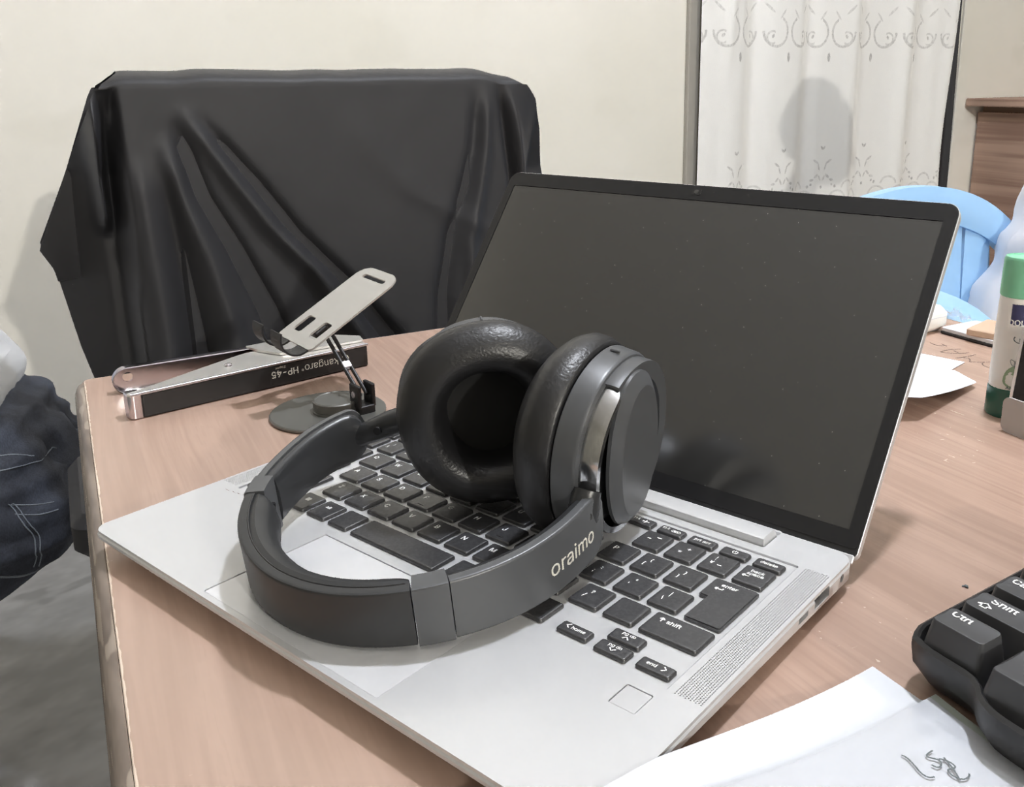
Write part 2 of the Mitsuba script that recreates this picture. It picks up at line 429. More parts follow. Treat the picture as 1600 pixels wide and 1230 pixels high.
def curtain_color(p, n, uv):
    x = uv.x * 1.13 / PITCH - 0.12                    # motifs along the cloth
    y = uv.y * 1.95 - 0.65                            # height above the table top
    mx = x - dr.floor(x) - 0.5
    ax = dr.abs(mx) * PITCH
    ink = mi.Float(0)

    def arc(cx, cy, r, w, keep=None):
        d = dr.abs(dr.sqrt(dr.square(ax - cx) + dr.square(y - cy)) - r)
        s = smoothstep(w, w * 0.45, d)
        return s if keep is None else dr.select(keep, s, 0)

    def blob(cx, cy, rx, ry):
        return smoothstep(1.0, 0.6, dr.sqrt(dr.square((ax - cx) / rx) + dr.square((y - cy) / ry)))

    def leaf(cx, cy, rx, ry, ang):
        c, q = math.cos(ang), math.sin(ang)
        dx, dy = ax - cx, y - cy
        return smoothstep(1.0, 0.55, dr.sqrt(dr.square((dx * c + dy * q) / rx) + dr.square((dy * c - dx * q) / ry)))

    # the scroll band with hanging drops
    ink = dr.maximum(ink, 0.60 * arc(0.050, 0.350, 0.041, 0.0050, (y < 0.352) | (ax < 0.030)))
    ink = dr.maximum(ink, 0.50 * arc(0.064, 0.334, 0.017, 0.0040, ax > 0.055))
    ink = dr.maximum(ink, 0.7 * leaf(0.062, 0.338, 0.0050, 0.008, 0.5))
    ink = dr.maximum(ink, 1.0 * blob(0.0, 0.279, 0.0065, 0.016))
    ink = dr.maximum(ink, 0.45 * leaf(0.028, 0.398, 0.020, 0.0045, -0.9))
    ink = dr.maximum(ink, 0.45 * leaf(0.075, 0.415, 0.026, 0.0050, 0.7))
    # the flower sprays lower down
    ink = dr.maximum(ink, 0.8 * leaf(0.004, 0.012, 0.0085, 0.0045, 0.9))
    ink = dr.maximum(ink, 0.6 * leaf(0.024, -0.030, 0.016, 0.0045, 0.55))
    ink = dr.maximum(ink, 0.6 * leaf(0.013, -0.046, 0.014, 0.0040, 1.25))
    ink = dr.maximum(ink, 0.6 * leaf(0.022, -0.074, 0.012, 0.0050, -0.7))
    ink = dr.maximum(ink, 0.6 * leaf(0.038, -0.086, 0.010, 0.0050, -0.2))
    ink = dr.maximum(ink, 0.55 * leaf(0.008, -0.080, 0.012, 0.0045, 1.1))
    ink = dr.maximum(ink, 0.9 * blob(0.0, -0.108, 0.0050, 0.0060))
    ink = dr.maximum(ink, 0.9 * blob(0.052, -0.106, 0.0055, 0.0060))
    ink = dr.maximum(ink, 0.7 * blob(0.040, -0.100, 0.0050, 0.0050))
    ink = dr.maximum(ink, 0.45 * arc(0.1025, -0.116, 0.026, 0.0045, y > -0.112))
    ink = dr.maximum(ink, 0.40 * arc(0.062, -0.152, 0.032, 0.0045, y > -0.148))
    ink = ink * (0.45 + 0.75 * noise(uv.x * 260, uv.y * 420, 3.0))
    weave = 0.97 + 0.03 * noise(uv.x * 1500, uv.y * 1900, 1.0)
    return mix((0.80, 0.79, 0.765), (0.36, 0.35, 0.335), dr.minimum(ink, 0.85)) * weave


M_CURTAIN = mat("curtain_cloth", mikit.proc(curtain_color), 0.8)
cu_n, cu_k = 260, 40
s = np.linspace(0, 1, cu_n)
h = np.linspace(0, 1, cu_k)
S, Hh = np.meshgrid(s, h)
vv = 1.612 + S * 1.000 - 0.030 * np.exp(-((Hh - 0.33) / 0.16) ** 2) * S ** 8 + 0.008 * np.sin(S * 9)
zz = -0.65 + Hh * 1.95
ph = S * 4.55 * 2 * np.pi
fold = 0.017 * np.sin(ph - 1.2 + 0.5 * np.sin(2.1 * S * np.pi)) + 0.0055 * np.sin(2.0 * ph + 0.6) * (0.6 + 0.4 * np.sin(3 * Hh)) + 0.0012 * np.sin(ph * 3.1 + 2 * Hh)
crease = 0.012 * np.exp(-((S - 0.075 - 0.10 * (Hh - 0.50)) / 0.016) ** 2) * (Hh > 0.42)
uu = W_U + 0.055 + fold + crease * np.clip((Hh - 0.42) * 8, 0, 1)
P = np.stack([vv, zz, uu - W_U], -1)
cur = move(grid(P), TO_WALL)
add("curtain", cur, M_CURTAIN, "long white curtain with grey scroll and flower embroidery hanging behind the laptop", "curtain", smooth=True,
    uv=np.column_stack([S.ravel(), Hh.ravel()]))
dz_ = np.linspace(0, 1, 30)
dS, dH = np.meshgrid(np.linspace(0, 1, 24), dz_)
dP = np.stack([2.590 + dS * .098 + .010 * np.sin(dH * 5.2 + .8) * dS, -.55 + dH * 1.83, .014 + .007 * np.sin(dS * 14)], -1)
add("black_drape", move(grid(dP), TO_WALL), M_CLOTH, "black drape behind the white curtain, showing as a narrow dark strip at its right side", "curtain", smooth=True)
rod = tube([np.array(room(W_U + .055, v, 1.314)) for v in np.linspace(1.5, 2.72, 6)], 0.011, 12)
add("curtain_rod", rod, M_STEEL_PAINT, "thin grey rod that the white curtain hangs from", "curtain rod")

# ------------------------------------------------------------------ the cabinet by the right wall
cab = thing("cabinet", "brown wood grained cabinet with an overhanging top slab behind the blue chair", "cabinet")
cu0, cu1, cv0, cv1, cz = -1.69, -1.16, 2.835, 3.70, 0.098
add(cab + "__side_panel", slab(cu0, cu1, cv0, cv0 + .02, FLOOR + .06, cz), M_CAB, smooth=False)
add(cab + "__side_panel", slab(cu0, cu1, cv1 - .02, cv1, FLOOR + .06, cz), M_CAB, smooth=False)
add(cab + "__back_panel", slab(cu0, cu0 + .012, cv0 + .02, cv1 - .02, FLOOR + .06, cz), M_CAB, smooth=False)
add(cab + "__bottom_panel", slab(cu0 + .012, cu1, cv0 + .02, cv1 - .02, FLOOR + .06, FLOOR + .08), M_CAB, smooth=False)
add(cab + "__top_rail", slab(cu0 + .01, cu1 - .02, cv0 + .012, cv1 - .012, cz, cz + .022), M_UNDER, smooth=False)
add(cab + "__top_slab", move(move(rbox(cu1 - cu0 + .06, cv1 - cv0 + .075, .026, .006, .004), at((cu0 + cu1) / 2 + .03, (cv0 + cv1) / 2 - .036, cz + .022)), ROOM), M_CAB)
for k in range(2):
    w = (cv1 - cv0 - .05) / 2
    d = add(cab + "__door", slab(cu1 - .018, cu1 + .002, cv0 + .023 + k * (w + .004), cv0 + .023 + k * (w + .004) + w, FLOOR + .085, cz - .004), M_CAB, smooth=False)
    add(d + "__handle", move(move(rbox(.016, .10, .02, .004, .002), at(cu1 + .010, cv0 + .023 + w + (-.03 if k == 0 else .034), -.2)), ROOM), M_STEEL_PAINT)
add(cab + "__plinth", slab(cu0 + .02, cu1 - .04, cv0 + .02, cv1 - .02, FLOOR, FLOOR + .06), M_UNDER, smooth=False)

# ------------------------------------------------------------------ the table
TU0, TU1, TV0, TV1, TTH = -0.315, 0.86, 0.0038, 0.742, 0.026
tab = thing("table", "desk with a worn light brown wood grain top and a rounded dark edge", "table")


def top_ring(inset, z, r=.006):
    w, d = TU1 - TU0 - 2 * inset, TV1 - TV0 - 2 * inset
    return up(rr(w, d, max(r - inset, .0012), 6, (TU0 + TU1) / 2, (TV0 + TV1) / 2), z)


top = loft([top_ring(0, -.004), top_ring(0, -.0004), top_ring(.0004, 0)], cap0=False)
add(tab + "__tabletop", move(top, ROOM), M_WOOD, smooth=20)
eb = []
for a in np.radians(np.linspace(90, -90, 13)):
    eb.append((-.0008 - .0068 * max(math.cos(a), 0) - .0002, -.0130 + (.0127 if a > 0 else .0125) * math.sin(a)))
rings = [top_ring(-.0002, -.003), top_ring(-.0002, -.0006), top_ring(-.0006, -.0002)] + [top_ring(o, z, .012) for o, z in eb] + [top_ring(.004, -.0258)]
add(tab + "__edge_band", move(loft(rings, cap0=False), ROOM), M_EDGE, smooth=40)
for u in (TU0 + .07, TU1 - .07):
    for v in (TV0 + .09, TV1 - .07):
        add(tab + "__leg", move(move(rbox(.05, .05, .724, .006, .004), at(u, v, FLOOR)), ROOM), M_CAB)
add(tab + "__apron", slab(TU0 + .095, TU1 - .095, TV0 + .085, TV0 + .103, -.105, -.026), M_CAB, smooth=False)
add(tab + "__apron", slab(TU0 + .095, TU1 - .095, TV1 - .08, TV1 - .062, -.105, -.026), M_CAB, smooth=False)
add(tab + "__apron", slab(TU0 + .062, TU0 + .08, TV0 + .115, TV1 - .095, -.105, -.026), M_CAB, smooth=False)
add(tab + "__apron", slab(TU1 - .08, TU1 - .062, TV0 + .115, TV1 - .095, -.105, -.026), M_CAB, smooth=False)

# letters scratched in pencil on the table, upside down to the camera
strokes = [[(0.2065, 0.6300), (0.2150, 0.6255), (0.2205, 0.6290)], [(.2150, .6320), (.2215, .6268)],
           [(.2335, .6262), (.2262, .6180), (.2222, .6070)], [(.2222, .6070), (.2330, .6092), (.2418, .6195)], [(.2298, .6175), (.2352, .6125)],
           [(.2480, .6165), (.2430, .6050), (.2375, .5960)], [(.2375, .5960), (.2445, .6025), (.2500, .5920)],
           [(.2500, .5920), (.2590, .5985), (.2735, .6105)], [(.2600, .6000), (.2625, .5880), (.2740, .5850), (.2800, .5905), (.2790, .6010), (.2725, .6040), (.2660, .6035)]]
ink = cat(*[ribbon(np.column_stack([smooth_path(s, 14), np.full(14, .00006)]), .0011, th=.00008) for s in strokes])
add(tab + "__pencil_writing", ink, M_PENCIL, "pencilled capital letters", smooth=False)

# ------------------------------------------------------------------ the office chair and the black cloth over its back
ch = thing("office_chair", "black upholstered office chair hidden under the black cloth at the table's back edge", "chair")
CV = 0.285
add(ch + "__seat", move(move(rbox(.54, .50, .10, .035, .015, 8), at(-.405, CV + .005, -.30)), ROOM), M_CLOTH)
back = rbox(.40, .44, .07, .08, .02, 8)
CH_U = -.70                                                # plane of the chair back
add(ch + "__backrest", move(back, ROOM @ np.array([[0, 0, 1, CH_U - .025], [1, 0, 0, CV + .02], [0, 1, 0, -.005], [0, 0, 0, 1.0]])), M_CLOTH)
for sv_ in (-1, 1):
    arm_ = add(ch + "__armrest", move(move(rbox(.20, .055, .050, .02, .012, 8), at(-.600, CV + .005 + sv_ * .292, -.250)), ROOM), M_CLOTH)
    add(arm_ + "__post", move(move(rbox(.05, .045, .098, .01, .004), at(-.58, CV + .005 + sv_ * .285, -.347)), ROOM), M_DARK)
add(ch + "__back_bracket", move(tube(smooth_path([(-.73, CV, .02), (-.745, CV, -.18), (-.66, CV, -.315), (-.45, CV, -.325)], 24), .016), ROOM), M_DARK)
add(ch + "__gas_column", move(lathe([(.035, FLOOR + .09), (.035, -.45), (.022, -.45), (.022, -.30)]), at(*room(-.42, CV))), M_DARK)
for k in range(5):
    a = 2 * math.pi * k / 5 + .3
    lg = add(ch + "__base_leg", move(tube([(0, 0, FLOOR + .125), (.14 * math.cos(a), .14 * math.sin(a), FLOOR + .10), (.27 * math.cos(a), .27 * math.sin(a), FLOOR + .07)], [.026, .022, .016], 10), at(*room(-.42, CV))), M_DARK)
    add(lg + "__caster", move(move(lathe([(.012, -.018), (.027, -.014), (.027, .014), (.012, .018)], 20), trimesh.transformations.rotation_matrix(math.pi / 2, [1, 0, 0]) @ np.eye(4)),
                              at(*(room(-.42, CV) + np.array([.27 * math.cos(a), .27 * math.sin(a), FLOOR + .027])), a)), M_DARK)

# the cloth: rows run from the hidden back, over the top edge and down the front
CL_U = -.652


def interp(x, xs, ys):
    return np.interp(x, xs, ys)


def zl(z):   # left border of the hanging cloth at height z
    return interp(z, [-.34, -.20, -.087, .015, .040, .12, .18, .215, .232, .24], [.060, .030, .004, -.012, -.024, .012, .036, .050, .060, .078])


def zr(z):   # right border
    return interp(z, [-.34, .0, .104, .16, .20, .225, .236, .24], [.660, .640, .620, .606, .590, .568, .548, .530])


def polyd(v, z, pts):
    """Signed horizontal distance to a fold line given as (v, z) points from top to bottom, and how far down it one is (0 to 1)."""
    pts = np.asarray(pts)[::-1]
    c = np.interp(z, pts[:, 1], pts[:, 0])
    t = np.clip((pts[-1, 1] - z) / (pts[-1, 1] - pts[0, 1]), 0, 1)
    on = np.clip((pts[-1, 1] - z) / .04, 0, 1)
    return v - c, t, on


FOLDS = [  # line, depth (+ towards the viewer), width
    ([(.135, .205), (.185, .12), (.225, .06), (.275, .0), (.330, -.10), (.38, -.30)], .012, .016),
    ([(.150, .195), (.208, .115), (.250, .05), (.310, -.02), (.36, -.10), (.43, -.30)], -.013, .014),
    ([(.128, .19), (.150, .10), (.178, .04), (.210, -.04), (.24, -.14), (.27, -.30)], -.016, .013),
    ([(.115, .17), (.128, .10), (.150, .03), (.168, -.06), (.18, -.30)], .013, .017),
    ([(.112, .14), (.116, .07), (.122, .0), (.128, -.09), (.13, -.30)], -.014, .013),
    ([(.086, .15), (.090, .05), (.094, -.05), (.096, -.30)], .009, .015),
    ([(.330, .20), (.360, .14), (.405, .09), (.47, .05), (.53, .02), (.56, -.3)], .003, .03),
    ([(.500, .215), (.492, .14), (.478, .09), (.455, .03), (.44, -.05), (.43, -.30)], -.010, .011),
    ([(.515, .225), (.508, .14), (.496, .08), (.480, .02), (.47, -.30)], .008, .010),
    ([(.532, .225), (.540, .16), (.548, .10), (.556, .03), (.56, -.30)], -.020, .008),
    ([(.545, .225), (.556, .16), (.566, .10), (.574, .03), (.58, -.30)], .010, .009)]
nv, nz = 230, 150
tt = np.linspace(0, 1, nz)
back_len, top_len = .25, .09
rows = []
sv = np.linspace(0, 1, nv)
sv = sv + .035 * np.sin(2 * np.pi * sv) * -1              # denser at both borders
for t in tt:
    L = t * (back_len + top_len + .58)
    if L < back_len:
        z = .0 + L * (.226 / back_len)
        v = zl(z) + (zr(z) - zl(z)) * sv
        u = np.full(nv, CL_U - .10) - .012 * np.sin(v * 40 + 3 * z) * (1 - L / back_len)
    elif L < back_len + top_len:
        a = np.pi * (1 - (L - back_len) / top_len)
        z = .226 + .016 * np.sin(a)
        v = zl(min(z, .24)) + (zr(min(z, .24)) - zl(min(z, .24))) * sv
        u = CL_U - .050 + .050 * np.cos(a) + 0 * v
        z = z + .0028 * (meshkit.noise(np.column_stack([v * 30, v * 0 + 2, v * 0])) - .5) - .006 * np.clip((v - .50) / .03, 0, 1) ** 2 - .006 * np.clip((.095 - v) / .03, 0, 1) ** 2
    else:
        z = .226 - (L - back_len - top_len)
        v = zl(z) + (zr(z) - zl(z)) * sv
        w = np.clip((.226 - z) / .06, 0, 1)
        w = w * w * (3 - 2 * w)
        u = np.full(nv, CL_U) + .020 * (.226 - z)
        for line, dep, wid in FOLDS:
            d, tdown, on = polyd(v, np.full(nv, z), line)
            ww = wid * (.6 + .9 * tdown)
            u = u + 1.45 * dep * on * (.35 + 1.0 * tdown) * np.exp(-(d / ww) ** 2)
        left = np.clip((.070 - v) / .012, 0, 1)               # the side flap falls away behind the front's vertical edge
        u = u - left * left * (3 - 2 * left) * (.055 + .03 * w) * np.clip((.226 - z) / .10, 0, 1) - np.clip(.045 - v, 0, 1) * .9 * w
        fl = np.exp(-((v - (.048 + .1 * max(0, .02 - z) * 0)) / .007) ** 2) * np.clip((z - .055) / .02, 0, 1) * w
        u = u + .060 * fl                                        # a rolled fold standing beside the groove
        u = u - .020 * np.exp(-((v - .068) / .0045) ** 2) * np.clip((z + .02) / .05, 0, 1) * np.clip((.225 - z) / .02, 0, 1)
        right = np.clip((v - .555) / .04, 0, 1)
        u = u - right ** 1.6 * .06 * np.clip((.226 - z) / .12, 0, 1)
        z = np.full(nv, z)
    rows.append(np.column_stack([u, v, np.broadcast_to(z, nv)]))
cl = np.array(rows)
cl[..., 0] += .004 * (meshkit.fbm(cl * np.array([6, 9, 6]), 3) - .5)
add("black_cloth", move(grid(cl), ROOM), M_CLOTH, "big black cloth draped over the chair back behind the table, falling in folds", "cloth", smooth=True)

# ------------------------------------------------------------------ the laptop (its front-left corner is the world's origin)
lap = thing("laptop", "open silver laptop with a black keyboard and a dark screen, headphones lying on it", "laptop")
LW, LD = 0.3076, 0.2045


def lring(o, z, r=.0075):
    return up(rr(LW + 2 * o, LD + 2 * o, max(r + o, .001), 7, LW / 2, LD / 2), z)


def wring(o, dz):
    """A ring of the wedge-shaped underside: thin at the front, thick at the hinge."""
    r = lring(o, 0.0)
    r[:, 2] = .0092 - .0048 * np.clip(r[:, 1] / LD, 0, 1) + dz
    return r


base = loft([wring(-.012, -.0030), wring(-.0050, -.0022), wring(-.0022, -.0008), wring(-.0004, .0004), wring(.0004, .0014), lring(.0006, ZT - .0022), lring(.0, ZT - .0014)])
# sockets on the right side
cut = None
for y, w, z0, z1 in ((.1685, .0150, .0084, .0130), (.1500, .0088, .0092, .0119)):
    bxs = m3.Manifold.cube((.006, w, z1 - z0)).translate((LW - .0040, y - w / 2, z0))
    cut = bxs if cut is None else cut + bxs
cut = cut + m3.Manifold.cylinder(.006, .0019, .0019, 20).rotate((0, 90, 0)).translate((LW - .004, .1896, .0106))
add(lap + "__base", from_m3(to_m3(base) - cut), M_ALU, smooth=25)
for y, w, z0, z1, nm in ((.1685, .0118, .0098, .0118, "hdmi_socket"), (.1500, .0060, .0101, .0110, "usb_socket")):
    add(lap + "__" + nm, move(rbox(.0042, w, z1 - z0, .0005, .0003), at(LW - .0036, y, z0)), M_DARK)
sk = lathe([(.0019, 0), (.0019, .0026), (.0013, .0026), (.0013, .0004)], 20)
add(lap + "__audio_socket", move(sk, frame([LW - .0030, .1896, .0106], [0, 1, 0], [0, 0, 1])), M_DARK)
for x, y in ((.03, .02), (LW - .03, .02), (.03, LD - .014), (LW - .023, LD - .014)):
    add(lap + "__foot", move(rbox(.028, .007, .0060 if y < .1 else .0030, .003, .0006), at(x, y, .0000)), M_DARK)
# the deck: a plate with openings
KX0, KX1, KY0, KY1 = 0.0160, 0.2916, 0.0706, 0.1810
PX0, PX1, PY0, PY1 = 0.0976, 0.2128, 0.0028, 0.0676
FPC, FPW = (0.2842, 0.0592), .0112
holes = [rr(KX1 - KX0, KY1 - KY0, .0012, 3, (KX0 + KX1) / 2, (KY0 + KY1) / 2),
         rr(PX1 - PX0, PY1 - PY0, .0012, 3, (PX0 + PX1) / 2, (PY0 + PY1) / 2),
         rr(FPW + .0004, FPW * 1.08 + .0004, .0008, 2, *FPC), rr(.218, .0195, .0010, 2, LW / 2 + .0093 - .0009, .1935 + .003)]
hx = np.stack([np.cos(np.arange(6) * np.pi / 3), np.sin(np.arange(6) * np.pi / 3)], 1) * .00035
for gx0, gx1 in ((.2945, .3060), (.0016, .0131)):
    for i in range(11):
        for j in range(100):
            holes.append(hx + [gx0 + .0004 + i * (gx1 - gx0 - .0008) / 10, .0715 + j * .0011 + (i % 2) * .00055])
deck = prism(rr(LW, LD, .0075, 7, LW / 2, LD / 2), holes, ZT - .0014, ZT)
add(lap + "__deck", deck, M_ALU, smooth=False)
for gx0, gx1 in ((.2945, .3060), (.0016, .0131)):
    add(lap + "__speaker_grille", rbox(gx1 - gx0 + .0005, .1145, .0002, .0004, .00005, z0=ZT - .00145, cx=(gx0 + gx1) / 2, cy=.1265), M_DARK, "dark mesh under rows of tiny holes")
add(lap + "__keyboard_tray", rbox(KX1 - KX0 - .0010, KY1 - KY0 - .0010, .0009, .0010, .0002, z0=ZT - .0016, cx=(KX0 + KX1) / 2, cy=(KY0 + KY1) / 2), M_ALU)
add(lap + "__touchpad", rbox(PX1 - PX0 - .0007, PY1 - PY0 - .0007, .0013, .0010, .00012, z0=ZT - .0016, cx=(PX0 + PX1) / 2, cy=(PY0 + PY1) / 2), mat("touchpad_satin", (.63, .635, .65), .28, metallic=.2))
add(lap + "__fingerprint_reader", rbox(FPW - .0003, FPW * 1.08 - .0003, .0012, .0006, .00012, z0=ZT - .0014, cx=FPC[0], cy=FPC[1]), M_ALU)

# keys
KC = {}


def keycap(w, d, h=.0017):
    k = (round(w, 5), round(d, 5))
    if k not in KC:
        KC[k] = mikit.ply(loft([up(rr(w, d, .0011, 3), 0), up(rr(w, d, .0011, 3), h - .0008), up(rr(w - .0008, d - .0008, .0010, 3), h - .00025), up(rr(w - .0017, d - .0017, .0007, 3), h),
                                up(rr(w - .005, d - .005, .0007, 3), h - .00012)]), M_KEY, smooth=40)
    return KC[k]


KZ = ZT - .0004
GAP = .0031


def legend(key, s, x, y, size, bold=True):
    add(key + "__legend", text(s, size, .00005, bold), M_LEGEND, smooth=False, to=at(x, y, KZ + .0017))


def key(x, y, w, d, marks=()):
    k = add(lap + "__key", keycap(w - GAP, d - GAP), M_KEY, to=at(x, y, KZ))
    for s, dx, dy, size in marks:
        if isinstance(s, str):
            legend(k, s, x + dx, y + dy, size)
        else:
            add(k + "__symbol", s(), M_LEGEND, smooth=False, to=at(x + dx, y + dy, KZ + .0017))
    return k


def strokes2(paths, w=.0006):
    return cat(*[ribbon(np.column_stack([np.asarray(p, float), np.full(len(p), .00005)]), w, th=.00006) for p in paths])


def bar_mark(w=.0026):
    return lambda: strokes2([[(-w / 2, 0), (0, 0), (w / 2, 0)]], .0007)


def arrow_up():
    return strokes2([[(0, -.0014), (0, 0), (0, .0014)], [(-.0011, .0003), (-.0005, .0009), (0, .0015)], [(.0011, .0003), (.0005, .0009), (0, .0015)]])


def arrow_left():
    return strokes2([[(-.0016, 0), (0, 0), (.0016, 0)], [(-.0005, .0010), (-.0011, .0005), (-.0017, 0)], [(-.0005, -.0010), (-.0011, -.0005), (-.0017, 0)]])


def return_arrow():
    return strokes2([[(-.0016, 0), (0, 0), (.0018, 0), (.0018, .0007), (.0018, .0013)], [(-.0005, .0010), (-.0011, .0005), (-.0017, 0)], [(-.0005, -.0010), (-.0011, -.0005), (-.0017, 0)]])


def chevron(a):
    c, s = math.cos(a), math.sin(a)
    return lambda: strokes2([[(c * x - s * y, s * x + c * y) for x, y in ((-.0008, .0014), (.0007, 0), (-.0008, -.0014))]], .00065)


def power_mark():
    a = np.radians(np.linspace(130, 410, 16))
    return strokes2([[(.0012 * math.cos(t), .0012 * math.sin(t)) for t in a], [(0, 0), (0, .0008), (0, .0016)]], .00045)


def window_mark(q=.0013, g=.00025):
    def f():
        o = []
        for sx in (-1, 1):
            for sy in (-1, 1):
                o.append(rbox(q, q, .00006, .00005, .00001, z0=0, cx=sx * (q + g) / 2, cy=sy * (q + g) / 2))
        return cat(*o)
    return f


def plane_mark():
    return strokes2([[(-.0018, 0), (0, 0), (.0020, 0)], [(-.0004, .0015), (.0003, 0), (-.0004, -.0015)], [(-.0017, .0007), (-.0014, 0), (-.0017, -.0007)]], .0006)


def link_mark():
    a = np.linspace(0, 2 * np.pi, 17)
    c = [[(x + .0010 * math.cos(t), .0008 * math.sin(t)) for t in a] for x in (-.0011, .0003, .0017)]
    return strokes2(c, .0004)


PXL, PXR, PY = .0187, .0177, .01872
YR = {r: .1029 + (r - 1) * PY for r in (1, 2, 3, 4)}
YF, YB = .1721, .0829
S1 = .0030


def two(a, b):
    return [(a, -.0012, .0022, .0023), (b, -.0030, -.0016, .0023)]


# number row
x = .2274 - 12 * .0184 + .0009
row = ["1", "2", "3", "4", "5", "6", "7", "8", "9", "0"]
tops = "!@#$%^&*()"
xs4 = [.2274 + i * .01768 for i in range(-1, 4)]
key(.0245, YR[4], .0160, PY)
for i, cch in enumerate(row):
    xk = .0245 + .0173 + i * (xs4[0] - .0008 - .0418) / 10
    key(xk, YR[4], (xs4[0] - .0418) / 10, PY, two(tops[i], cch) if i < 9 else [(")", -.0012, .0022, .0023), ("0", -.003, -.0016, .0023)])
key(xs4[1], YR[4], .01768, PY, [(bar_mark(), .0018, .0030, 0), (bar_mark(.0018), -.0022, .0002, 0)])
key(xs4[2], YR[4], .01768, PY, [("+", .0010, .0026, .0026), ("=", -.0018, -.0012, .0026)])
key(xs4[3], YR[4], .01768, PY, [("|", -.0028, .0034, .0020), ("¥", -.0030, -.0008, .0023), (bar_mark(.0022), .0012, -.0016, 0)])
key(xs4[4], YR[4], .01768, PY, [("back", .0002, .0036, .0021), ("space", .0002, .0010, .0021), (arrow_left, -.0032, -.0018, 0)])
# Q row
key(.0275, YR[3], .0220, PY, [("tab", -.0030, .0028, .0022)])
xq = .0495
key(xq, YR[3], .0187, PY, [("Q", -.0030, .0020, S1)])
for i, cch in enumerate("WERTYUIO"):
    xk = xq + .0187 + i * .0187
    key(xk, YR[3], .0187, PY, [(cch, -.0030, .0020, S1)])
key(.2211, YR[3], .0182, PY, [("P", -.0030, .0020, S1)])
key(.2391, YR[3], .0178, PY, two("{", "["))
key(.2569, YR[3], .0178, PY, two("}", "]"))
# A row
key(.0285, YR[2], .0250, PY, [("caps", -.0035, .0028, .0021)])
xa = .0556
for i, cch in enumerate("ASDFGHJKL"):
    k = key(xa + i * .0187, YR[2], .0187, PY, [(cch, -.0030, .0020, S1)])
    if cch in "FJ":
        add(k + "__bump", rbox(.004, .0006, .0003, .0002, .0001, z0=KZ + .0016, cx=xa + i * .0187, cy=YR[2] - .0050), M_KEY)
key(.2250, YR[2], .0180, PY, two(":", ";"))
key(.2433, YR[2], .0178, PY, two('"', "'"))
key(.2611, YR[2], .0178, PY, two("|", "\\"))
# enter, an L-shaped key over two rows
ex0, ex1 = .2665 + GAP / 2, .2905 - GAP / 2
ex2 = .2705 + GAP / 2
ey0, ey1, ey2 = YR[2] - PY / 2 + GAP / 2, YR[3] - PY / 2 + GAP / 2, YR[3] + PY / 2 - GAP / 2


def ell(o):
    return Polygon([(ex2, ey0), (ex1, ey0), (ex1, ey2), (ex0, ey2), (ex0, ey1), (ex2, ey1)]).buffer(-.0011 - o, join_style=2).buffer(.0011, quad_segs=3)


def poly_pts(p):
    return np.asarray(p.exterior.coords)[:-1]


ek = thing_key = add(lap + "__key", cat(prism(poly_pts(ell(0)), [], KZ, KZ + .0011), prism(poly_pts(ell(.0005)), [], KZ + .0011, KZ + .0017)), M_KEY, smooth=30)
legend(ek, "enter", .2770, YR[3] + .0036, .0023)
add(ek + "__symbol", return_arrow(), M_LEGEND, smooth=False, to=at(.2735, YR[3] - .0002, KZ + .0017))
# Z row
key(.0330, YR[1], .0335, PY, [(arrow_up, -.0105, .0028, 0), ("shift", -.0052, .0028, .0023)])
xz = .0652
for i, cch in enumerate("ZXCVBNM"):
    key(xz + i * .0187, YR[1], .0187, PY, [(cch, -.0030, .0020, S1)])
key(xz + 7 * .0187 - .0004, YR[1], .0180, PY, two("<", ","))
key(xz + 8 * .0187 - .0012, YR[1], .0180, PY, two(">", "."))
key(.2339, YR[1], .0178, PY, two("?", "/"))
key(.2518, YR[1], .0178, PY)
key(.2757, YR[1], .0300, PY, [(arrow_up, -.0085, .0028, 0), ("shift", -.0028, .0028, .0024)])
# bottom row
key(.0255, YB, .0185, PY, [("ctrl", -.003, .003, .0021)])
key(.0435, YB, .0172, PY, [("fn", -.003, .003, .0021)])
key(.0610, YB, .0172, PY, [(window_mark(), 0, .0015, 0)])
key(.0782, YB, .0172, PY, [("alt", -.0005, .0020, .0023)])
key(.0956, YB, .0172, PY)
key(.1352, YB, .0610, PY)
for i in range(2):
    key(.1758 + .0005 + i * .0176, YB, .0174, PY)
key(.2197, YB, .0212, PY, [("ctrl", -.0015, .0020, .0023)])
key(.2437, YB - .0042, .0182, .0098, [(chevron(math.pi), -.0038, .0006, 0), ("home", .0015, .0003, .0019)])
HB = .0092
key(.2630, YB + HB / 2 - .0004, .0182, HB + .0012, [("pg up", 0, .0018, .0017), (chevron(math.pi / 2), 0, -.0008, 0)])
key(.2630, YB - HB / 2 - .0004, .0182, HB + .0012, [("pg dn", 0, .0016, .0017), (chevron(-math.pi / 2), 0, -.0010, 0)])
key(.2820, YB - .0042, .0182, .0098, [("end", -.0020, .0003, .0019), (chevron(0), .0036, .0003, 0)])
